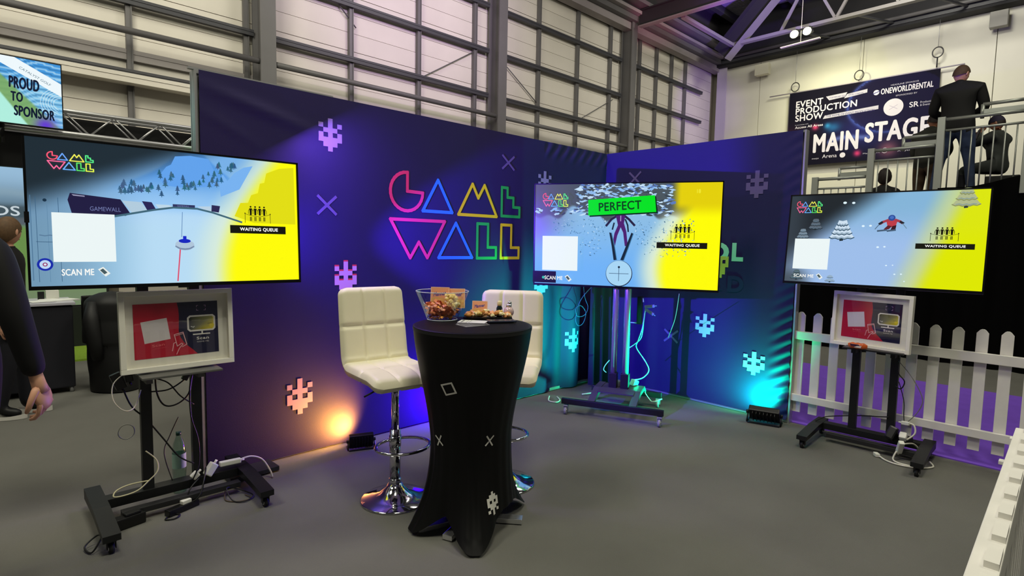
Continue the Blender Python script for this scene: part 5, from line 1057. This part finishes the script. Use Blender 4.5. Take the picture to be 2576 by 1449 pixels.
P.text('Loxam', 0.03, 0.925, 0.06, 0.022, GB, 0.0); P.text('mojo', 0.20, 0.935, 0.05, 0.024, WT, 0.0); P.text('Arena', 0.275, 0.925, 0.105, 0.048, WT, 0.0); P.disc(0.42, 0.905, 0.020, WT, 14); P.text('Mediapoint', 0.56, 0.925, 0.11, 0.022, GB, 0.0); P.stroke([(0.70+0.018*math.cos(a), 0.895+0.03*math.sin(a)) for a in [k*PI/8 for k in range(17)]], 0.004, WT); P.text('A Systems', 0.78, 0.93, 0.13, 0.024, GB, 0.0)
P.obj('printed_face', PRINTV, t)
b = B(); b.box((0, 0.012, 0), (w, 0.02, h)); b.obj('backing', mat('banner_black', (16, 14, 22), 0.7), t)
b = B(); b.cyl((-w/2-0.75, 0.02, h/2+0.02), (w/2+0.6, 0.02, h/2+0.02), 0.022, n=8); b.obj('hanging_pole', mat('pale_column'), t)
for k, (y, z) in enumerate(((8.13, 7.50), (6.05, 7.52), (3.88, 7.80))):
    t = thing('hanging_ring', ['steel ring above the left end of the banner', 'steel ring above the middle of the banner', 'steel ring above the right end of the banner'][k], 'ring', (22.2, y, z))
    b = B(); b.tube([(0, 0.14*math.cos(a), 0.16*math.sin(a)) for a in [k2*2*PI/24 for k2 in range(24)]], 0.018, 6, True); b.obj('ring', mat('dark_ring', (60, 58, 60), 0.4, 0.6), t)
    b = B(); b.cyl((0, 0, -0.16), (0, 0, 7.33-z), 0.02, n=6); b.obj('hook', mat('dark_ring'), t)
    b = B(); b.cyl((0, 0, 0.16), (0, 0, 8.95-z), 0.007, n=5); b.obj('wire', ALU, t)
for (lab, y, z, wy, hz) in (('white wall speaker box high on the end wall by the corner', 9.37, 8.38, 0.52, 0.40), ('grey wall speaker box high on the end wall at the far right', 2.45, 8.42, 0.42, 0.46)):
    t = thing('wall_speaker', lab, 'speaker', (22.35, y, z)); b = B(); b.box((-0.15, 0, 0), (0.26, wy, hz), bev=0.015); b.obj('cabinet', mat('speaker_white', (222, 218, 196), 0.5) if y > 5 else mat('speaker_grey', (150, 148, 140), 0.5), t); b = B(); b.box((0.05, 0, 0), (0.16, 0.08, 0.08)); b.obj('bracket', STEEL, t)
t = thing('twin_floodlight', 'twin lit floodlights hanging from the roof before the end wall', 'floodlight', (19.0, 6.86, 8.26), 0)
FL = mat('floodlight_face', (0, 0, 0), 0.3, emit=(255, 255, 190), strength=14)
for s in (-1, 1):
    b = B(); b.lathe([(0.0, 0.12), (0.06, 0.12), (0.13, -0.02), (0.14, -0.05)], (0.06, -0.19*s, 0.06), 20, False); b.obj('lamp_head', mat('dark_lamp_head', (40, 40, 40), 0.5), t); b = B(); b.ball((-0.10, -0.19*s, 0.0), 0.125, 16, (0.5, 1, 0.95)); b.obj('lit_face', FL, t)
b = B(); b.span((0, -0.55, -0.26), (0, 0.62, -0.30), 0.10, 0.03); b.cyl((0, 0.02, -0.28), (0, 0.02, 2.30), 0.008, n=6); b.obj('carrier_bar', mat('lamp_bar', (220, 220, 170), 0.4), t)
b = B(); b.span((0, 0.3, 0.12), (0, -0.3, 0.12), 0.06, 0.05); b.obj('crosspiece', BLK, t)
light('floodlight_light', 'SPOT', (19.3, 6.86, 7.9), (22.6, 6.6, 5.6), 420, (1.0, 0.98, 0.55), spot=110, blend=1.0, radius=0.15)

# ------------------------------------------------------------------ viewing platform with railings
GX = 9.45
t = thing('viewing_platform', 'stepped viewing platform fronted by black drapes at the right', 'platform', (9.4, 0, 0))
DR = mat('black_drape', (9, 9, 10), 0.92, spec=0.05)
b = B()
def drape(u, v):
    y = -4.0+7.7*u; top = 2.36+0.30*max(0, min(1, (1.15-y)/1.2)) if y < 1.6 else (2.02 if y < 2.4 else 1.65)
    return (0.035*math.sin(y*21)*(1-0.3*v), y, 0.01+(top-0.01)*v)
b.grid(drape, 220, 12); b.obj('drape', DR, t)
for (y0_, y1_, z) in ((-4, 1.58, 2.22), (1.58, 2.02, 1.86), (2.02, 3.3, 1.42)): b = B(); b.box((1.35, (y0_+y1_)/2, z/2+0.02), (2.5, y1_-y0_, z)); b.obj('step', mat('platform_black', (22, 22, 24), 0.8), t)
GALV = mat('galvanised_steel', (168, 172, 166), 0.4, 0.55)
def railing(label, y0_, y1_, zt_, zb, post_y, n, up=True):
    t = thing('guard_railing', label, 'railing', (GX, y1_, zb), 0)
    L = y1_-y0_; H = zt_-zb
    b = B(); b.box((0, post_y-y1_, (H+0.05)/2-0.05), (0.07, 0.085, H+0.12), bev=0.004); b.obj('post', GALV, t)
    b = B(); b.cyl((0, 0, H), (0, -L, H), 0.024, n=12); b.obj('top_rail', GALV, t)
    b = B(); b.cyl((0, 0, H-0.145), (0, -L, H-0.145), 0.016, n=10); b.obj('rail', GALV, t)
    b = B(); b.cyl((0, 0, 0.05), (0, -L, 0.05), 0.016, n=10); b.obj('rail', GALV, t)
    for k in range(n): y = -(k+0.5)*L/n; b = B(); b.cyl((0, y, 0.05), (0, y, H-0.145), 0.009, n=6); b.obj('baluster', GALV, t)
    if up:
        b = B(); yu = -L*0.46; b.cyl((0.10, yu, H+0.16), (0.10, -L, H+0.16), 0.022, n=10); b.box((0.10, (yu-L)/2, H+0.055), (0.03, L+yu, 0.075)); b.cyl((0.10, yu, -0.02+H), (0.10, yu, H+0.16), 0.022, n=10); b.obj('upper_handrail', GALV, t)
railing('top section of galvanised railing in front of the man in jeans', 0.72, 1.50, 3.27, 2.25, 1.545, 7)
railing('middle section of galvanised railing left of the man in jeans', 1.60, 2.31, 2.94, 1.90, 2.345, 6)
railing('lowest section of galvanised railing above the right television', 2.40, 3.10, 2.58, 1.55, 3.08, 7)
t = thing('guard_railing', 'end piece of galvanised railing at the right picture edge', 'railing', (GX, 0.62, 2.35)); b = B(); b.box((0, 0.02, 0.55), (0.09, 0.13, 1.3), bev=0.005); b.box((0, -0.30, 0.45), (0.05, 0.5, 1.0)); b.obj('post', GALV, t)

# ------------------------------------------------------------------ people
def skin_body(V, E, R, levels=2, root=0):
    me = bpy.data.meshes.new('sk'); me.from_pydata([tuple(v) for v in V], E, []); me.update()
    o = bpy.data.objects.new('sk', me); COL.objects.link(o)
    m = o.modifiers.new('s', 'SKIN'); m.use_smooth_shade = True
    for i, r in enumerate(R):
        sv = me.skin_vertices[0].data[i]; sv.radius = r if isinstance(r, tuple) else (r, r); sv.use_root = (i == root)
    m2 = o.modifiers.new('u', 'SUBSURF'); m2.levels = levels; m2.render_levels = levels
    bpy.context.view_layer.update()
    out = bpy.data.meshes.new_from_object(o.evaluated_get(bpy.context.evaluated_depsgraph_get()))
    bpy.data.objects.remove(o, do_unlink=True); return out
def seg_dist(p, a, b):
    ab = b-a; t = max(0, min(1, (p-a).dot(ab)/max(1e-9, ab.length_squared))); return (p-(a+ab*t)).length
def hand_mesh(b, wrist, d, pn, side, curl=0.5, s=1.0):
    """fingers d, palm normal pn (towards the palm side); thumb on side*(d x pn)"""
    d = Vector(d).normalized(); pn = Vector(pn); pn = (pn-d*pn.dot(d)).normalized(); x = d.cross(pn)*side; w = Vector(wrist)
    P = [(w+d*k*s+x*o*s) for k, o in ((0, 0), (0.03, 0), (0.06, 0), (0.088, 0))]
    R = Matrix((x, pn, d)).transposed()
    o = len(b.v); b.ball((0, 0, 0), 1, 14); 
    for i in range(o, len(b.v)): v = Vector(b.v[i]); b.v[i] = tuple(w+d*0.048*s+R @ Vector((v.x*0.043*s, v.y*0.019*s, v.z*0.055*s)))
    b.tube([w-d*0.06*s, w+d*0.0*s, w+d*0.03*s], [0.022*s, 0.024*s, 0.028*s], 12)
    for k, (off, L) in enumerate(((0.030, 0.072), (0.010, 0.080), (-0.010, 0.075), (-0.029, 0.060))):
        p = w+d*0.080*s+x*off*s; pts = [w+d*0.05*s+x*off*0.8*s, p]; ang = 0
        for j, fr in enumerate((0.45, 0.32, 0.23)):
            ang += curl*(0.75+0.25*k*0.5); dd = d*math.cos(ang)+pn*math.sin(ang); p = p+dd*L*fr*s; pts.append(p)
        b.tube(pts, [0.010*s, 0.0098*s, 0.009*s, 0.0082*s, 0.0055*s], 8)
    p = w+d*0.018*s+x*0.030*s; q = p+(x*0.55+d*0.75+pn*0.25).normalized()*0.035*s; r = q+(x*0.15+d*0.85+pn*0.45).normalized()*0.030*s; u = r+(d*0.8+pn*0.6-x*0.05).normalized()*0.022*s
    b.tube([w+d*0.01*s+x*0.012*s, p, q, r, u], [0.014*s, 0.014*s, 0.0115*s, 0.0100*s, 0.006*s], 8)
def person(label, loc, rotz, H, J, mats, hair, head_tilt=(0, 0), hair_style='short', lean=None, hands=(0.5, 0.5), thumb_dirs=None, rad=1.0, cap=None):
    """J: joints in metres for a 1.75 m figure facing -Y; mats: skin, top, legs, shoes"""
    k = H/1.75; t = thing('person', label, 'person', loc, rotz)
    j = {n: Vector(v)*k for n, v in J.items()}
    names = ['pelvis', 'waist', 'chest', 'collar', 'neck', 'head0', 'shl', 'ell', 'wrl', 'shr', 'elr', 'wrr', 'hpl', 'knl', 'anl', 'tol', 'hpr', 'knr', 'anr', 'tor']
    q = rad*k
    rr = {'pelvis': (0.155*q, 0.115*q), 'waist': (0.150*q, 0.110*q), 'chest': (0.170*q, 0.120*q), 'collar': (0.115*q, 0.085*q), 'neck': 0.055*k, 'head0': 0.05*k, 'shl': 0.070*q, 'ell': 0.052*q, 'wrl': 0.040*q, 'shr': 0.070*q, 'elr': 0.052*q, 'wrr': 0.040*q,
          'hpl': 0.098*q, 'knl': 0.064*k, 'anl': 0.050*k, 'tol': (0.042*k, 0.030*k), 'hpr': 0.098*q, 'knr': 0.064*k, 'anr': 0.050*k, 'tor': (0.042*k, 0.030*k)}
    ix = {n: i for i, n in enumerate(names)}
    E = [('pelvis', 'waist'), ('waist', 'chest'), ('chest', 'collar'), ('collar', 'neck'), ('neck', 'head0'), ('collar', 'shl'), ('shl', 'ell'), ('ell', 'wrl'), ('collar', 'shr'), ('shr', 'elr'), ('elr', 'wrr'), ('pelvis', 'hpl'), ('hpl', 'knl'), ('knl', 'anl'), ('anl', 'tol'), ('pelvis', 'hpr'), ('hpr', 'knr'), ('knr', 'anr'), ('anr', 'tor')]
    me = skin_body([j[n] for n in names], [(ix[a], ix[c]) for a, c in E], [rr[n] for n in names])
    zone = {('collar', 'neck'): 1, ('neck', 'head0'): 0, ('pelvis', 'hpl'): 2, ('pelvis', 'hpr'): 2, ('hpl', 'knl'): 2, ('knl', 'anl'): 2, ('hpr', 'knr'): 2, ('knr', 'anr'): 2, ('anl', 'tol'): 3, ('anr', 'tor'): 3}
    for m in mats: me.materials.append(m)
    hem = (j['pelvis']-Vector((0, 0, 0.03*k))).z
    up = (j['waist']-j['pelvis']).normalized()
    for p in me.polygons:
        c = p.center; best = min(((seg_dist(c, j[a], j[d_])-0.3*0, (a, d_)) for a, d_ in E), key=lambda x: x[0])[1]
        z = zone.get(best, 1)
        if z == 2 and (c-j['pelvis']).dot(up) > -0.09*k: z = 1
        if best in (('knl', 'anl'), ('knr', 'anr')) and (c-j[best[1]]).length < 0.055*k: z = 3
        p.material_index = z; p.use_smooth = True
    bm = bmesh.new(); bm.from_mesh(me)
    # head with face, ears and hands joined into the same mesh
    b = B(); hc = j['head0']+Vector((0, -0.01, 0.085))*k
    Rh = Matrix.Rotation(head_tilt[1], 3, 'Z') @ Matrix.Rotation(head_tilt[0], 3, 'X')
    def hp(u, v):
        a = 2*PI*u; e = PI*v; x = math.sin(e)*math.cos(a); y = math.sin(e)*math.sin(a); z = math.cos(e)
        X, Y, Z = 0.076*x, 0.096*y, 0.118*z
        if z < 0: X *= 1-0.30*z*z; Y = Y*(1-0.22*z*z)-0.012*abs(z)
        if y < -0.8 and abs(z+0.12) < 0.35: Y -= 0.020*math.exp(-(x/0.16)**2-((z+0.18)/0.16)**2)
        if y < -0.6: Y += 0.010*math.exp(-((abs(x)-0.42)/0.16)**2-((z-0.06)/0.10)**2); Y += 0.004*math.exp(-(x/0.3)**2-((z+0.5)/0.05)**2)
        return hc+Rh @ (Vector((X, Y, Z))*k)
    b.grid(hp, 32, 24, True)
    for s in (-1, 1):
        o = len(b.v); b.ball((0, 0, 0), 1, 10)
        for i in range(o, len(b.v)): v = Vector(b.v[i]); b.v[i] = tuple(hc+Rh @ (Vector((s*0.078+v.x*0.010, 0.006+v.y*0.018, -0.004+v.z*0.032))*k))
        b.cur = 4; b.ball(hc+Rh @ (Vector((s*0.030, -0.086, 0.010))*k), 0.010*k, 8); b.cur = 0
    b.cur = 5; b.tube([hc+Rh @ (Vector((x, -0.094+abs(x)*0.25, -0.060))*k) for x in (-0.022, -0.01, 0, 0.01, 0.022)], 0.004*k, 6); b.cur = 0
    for n_, w_, el, s in (('l', 'wrl', 'ell', 1), ('r', 'wrr', 'elr', -1)):
        d = (j[w_]-j[el]).normalized(); pn = (thumb_dirs or {}).get(n_, Vector((-s, 0, 0)))
        hand_mesh(b, j[w_]+d*0.03*k, d, pn, s if not (thumb_dirs or {}).get(n_+'s') else thumb_dirs[n_+'s'], hands[0 if n_ == 'l' else 1], k)
    hm = b.mesh('h'); bm2 = bmesh.new(); bm2.from_mesh(hm)
    off = len(bm.verts); vs = [bm.verts.new(v.co) for v in bm2.verts]
    for f in bm2.faces:
        try: nf = bm.faces.new([vs[v.index] for v in f.verts]); nf.material_index = f.material_index; nf.smooth = True
        except ValueError: pass
    bm2.free(); bm.to_mesh(me); bm.free(); me.materials.append(mat('eye_dark', (40, 34, 30), 0.2)); me.materials.append(mat('lips', (150, 90, 84), 0.5))
    link('body', me, None, t)
    # hair
    b = B(); full = {'short': 0.70, 'long': 0.85, 'curly': 0.8}[hair_style]
    def hr(u, v):
        a = 2*PI*u; back = 0.5+0.5*math.sin(a); e = PI*v*(0.30+(full-0.30)*back); x = math.sin(e)*math.cos(a); y = math.sin(e)*math.sin(a); z = math.cos(e)
        g = 1.09+(0.05*math.sin(9*a+7*v)*math.sin(13*v) if hair_style == 'curly' else 0.012*math.sin(21*a))+(0.12 if hair_style == 'curly' else 0)
        return hc+Rh @ (Vector((0.078*x*g, 0.098*y*g, 0.120*z*g))*k)
    b.grid(hr, 48, 14, True); b.obj('hair', hair, t)
    if cap:
        b = B()
        b.grid(lambda u, v: hc+Rh @ (Vector((0.088*math.sin(PI*v*0.46)*math.cos(2*PI*u), 0.108*math.sin(PI*v*0.46)*math.sin(2*PI*u), 0.130*math.cos(PI*v*0.46)))*k), 30, 10, True)
        b.obj('cap', cap, t)
    b = B(); cdir = Rh @ Vector((0, 0, 0)); cc = j['collar']+Vector((0, 0.0, 0.045))*k
    b.lathe([(0.075*k, -0.03), (0.070*k, 0.01), (0.066*k, 0.035*k)], cc, 24, False); b.obj('collar', mats[1], t)
    return t
STAND = dict(pelvis=(0, 0, 0.95), waist=(0, 0, 1.10), chest=(0, 0, 1.28), collar=(0, 0.01, 1.42), neck=(0, 0.005, 1.50), head0=(0, -0.005, 1.54), shl=(0.175, 0.01, 1.40), ell=(0.225, 0.03, 1.13), wrl=(0.235, -0.03, 0.89), shr=(-0.175, 0.01, 1.40), elr=(-0.225, 0.03, 1.13), wrr=(-0.235, -0.03, 0.89),
             hpl=(0.085, 0, 0.88), knl=(0.10, -0.01, 0.49), anl=(0.10, 0.02, 0.085), tol=(0.115, -0.15, 0.035), hpr=(-0.085, 0, 0.88), knr=(-0.10, -0.01, 0.49), anr=(-0.10, 0.02, 0.085), tor=(-0.115, -0.15, 0.035))
SKIN = mat('skin_fair', (214, 160, 132), 0.5, noise=0.05, nscale=20); SKIN2 = mat('skin_tan', (168, 116, 90), 0.5)
JK = mat('black_jacket', (10, 10, 12), 0.75, noise=0.12, nscale=6); JN = mat('blue_jeans', (52, 66, 96), 0.85, noise=0.2, nscale=12); TRB = mat('brown_trousers', (84, 66, 50), 0.85, noise=0.1, nscale=6); OL = mat('dark_olive_coat', (44, 45, 38), 0.8, noise=0.15, nscale=6); GRJ = mat('grey_jacket', (58, 62, 60), 0.8, noise=0.1, nscale=6); NAV = mat('navy_trousers', (20, 20, 30), 0.8)
SHB = mat('black_shoe', (18, 18, 20), 0.5); HBR = mat('brown_hair', (84, 62, 42), 0.7, noise=0.2, nscale=60); HDK = mat('dark_hair', (34, 24, 22), 0.6, noise=0.2, nscale=60); HBL = mat('light_brown_hair', (92, 68, 44), 0.7, noise=0.2, nscale=60)
# passer-by close to the camera, only the swinging arm reaches into the picture
J = dict(STAND); J.update(shr=(-0.185, 0.0, 1.40), elr=(-0.262, 0.00, 1.15), wrr=(-0.290, -0.045, 0.912), anl=(0.16, 0.02, 0.085), knl=(0.12, -0.02, 0.49), tol=(0.20, -0.13, 0.035), anr=(-0.02, 0.10, 0.085), knr=(-0.06, 0.02, 0.49), tor=(0.0, -0.05, 0.035))
person('person in a black jacket passing at the left edge with one bare hand showing', (-0.10, 3.015, 0), math.radians(136), 1.80, J, [SKIN, JK, NAV, SHB], HBR, hands=(0.4, 0.62), thumb_dirs={'r': Vector((1, 0.15, 0))})
# figure further back
J = dict(STAND); J.update(anl=(0.09, -0.05, 0.085), knl=(0.09, -0.05, 0.48), tol=(0.10, -0.20, 0.035), anr=(-0.09, 0.07, 0.085), tor=(-0.10, -0.08, 0.035), ell=(0.21, 0.02, 1.14), wrl=(0.21, -0.02, 0.88), elr=(-0.21, 0.02, 1.14), wrr=(-0.21, -0.02, 0.88))
fp = person('person in a black coat standing by the counter at the left edge', (0.17, 6.05, 0), math.radians(70), 1.63, J, [SKIN, JK, NAV, SHB], HBL, hair_style='long', head_tilt=(0.1, 1.15))
for s, y in ((0.10, -0.20), (-0.10, -0.08)):
    b = B(); b.grid(lambda u, v: (s*0.93+0.047*math.cos(2*PI*u), (y+0.09)*0.93+0.118*math.sin(2*PI*u), 0.004+0.030*v+0.012*v*math.sin(2*PI*u)**2), 28, 4, True); b.obj('shoe_sole', mat('white_sole', (226, 222, 216), 0.5), fp)
# man in jeans on the platform, seen from behind
J = dict(STAND); J.update(shl=(0.205, 0.01, 1.40), shr=(-0.205, 0.01, 1.40), ell=(0.275, -0.02, 1.15), wrl=(0.13, -0.24, 1.10), elr=(-0.275, -0.02, 1.15), wrr=(-0.13, -0.24, 1.10), hpl=(0.10, 0, 0.88), hpr=(-0.10, 0, 0.88), knl=(0.155, -0.01, 0.49), knr=(-0.155, -0.01, 0.49), anl=(0.20, 0.02, 0.085), anr=(-0.20, 0.02, 0.085), tol=(0.23, -0.13, 0.035), tor=(-0.23, -0.13, 0.035), head0=(0, -0.035, 1.53))
person('man in a black jacket and blue jeans seen from behind on the platform', (9.83, 1.44, 2.24), math.radians(92), 1.84, J, [SKIN, JK, JN, SHB], HBR, head_tilt=(0.45, -0.5), rad=1.22)
J = dict(STAND); J.update(waist=(0.02, -0.04, 1.10), chest=(0.03, -0.09, 1.27), collar=(0.03, -0.13, 1.40), neck=(0.03, -0.17, 1.47), head0=(0.03, -0.20, 1.50), shl=(0.21, -0.12, 1.37), shr=(-0.15, -0.12, 1.38), ell=(0.26, -0.16, 1.10), wrl=(0.12, -0.34, 1.02), elr=(-0.22, -0.14, 1.12), wrr=(-0.10, -0.34, 1.05))
person('person in a dark olive coat and brown trousers, left of the man in jeans', (10.15, 1.80, 1.88), math.radians(78), 1.72, J, [SKIN2, OL, TRB, SHB], HDK, head_tilt=(0.4, 0.3), rad=1.1)
SIT = dict(pelvis=(0, 0, 0.52), waist=(0, -0.01, 0.66), chest=(0, -0.03, 0.84), collar=(0, -0.04, 0.98), neck=(0, -0.05, 1.06), head0=(0, -0.06, 1.10), shl=(0.175, -0.03, 0.96), ell=(0.24, -0.10, 0.72), wrl=(0.10, -0.30, 0.70), shr=(-0.175, -0.03, 0.96), elr=(-0.24, -0.10, 0.72), wrr=(-0.10, -0.30, 0.70),
           hpl=(0.10, -0.03, 0.50), knl=(0.13, -0.44, 0.50), anl=(0.13, -0.42, 0.085), tol=(0.14, -0.58, 0.035), hpr=(-0.10, -0.03, 0.50), knr=(-0.13, -0.44, 0.50), anr=(-0.13, -0.42, 0.085), tor=(-0.14, -0.58, 0.035))
J = dict(SIT); J.update(ell=(0.22, -0.26, 0.86), wrl=(0.08, -0.24, 1.06), elr=(-0.22, -0.22, 0.80), wrr=(-0.10, -0.30, 0.98))
person('seated person in a grey jacket and dark cap holding a phone up on the platform', (10.22, 1.00, 2.245), math.radians(160), 1.54, J, [SKIN2, GRJ, NAV, SHB], HDK, rad=1.25, head_tilt=(0.2, 0.2), cap=mat('dark_purple_cap', (40, 34, 58), 0.8))
b = B(); b.box((0, 0, 0), (0.075, 0.012, 0.15), bev=0.004); o = b.obj('phone', BLKP, None, loc=(10.10, 1.24, 3.13), rot=(0.3, 0, 0.5)); tag(o, 'black phone held to the face of the seated person in the cap', 'phone')
person('seated person with dark curly hair just above the right television', (9.95, 2.28, 1.445), math.radians(100), 1.72, SIT, [SKIN, JK, NAV, SHB], HDK, hair_style='curly')
for (x, y, z, lab) in ((10.25, 0.94, 2.242, 'dark stool under the seated person in the cap'), (9.95, 2.29, 1.442, 'dark stool under the seated person with curly hair')):
    hgt = 0.31 if y < 1.5 else 0.36
    t = thing('seat_box', lab, 'seat', (x, y, z)); b = B(); b.box((0, 0, hgt/2), (0.36, 0.36, hgt), bev=0.01); b.obj('body', BLKP, t)
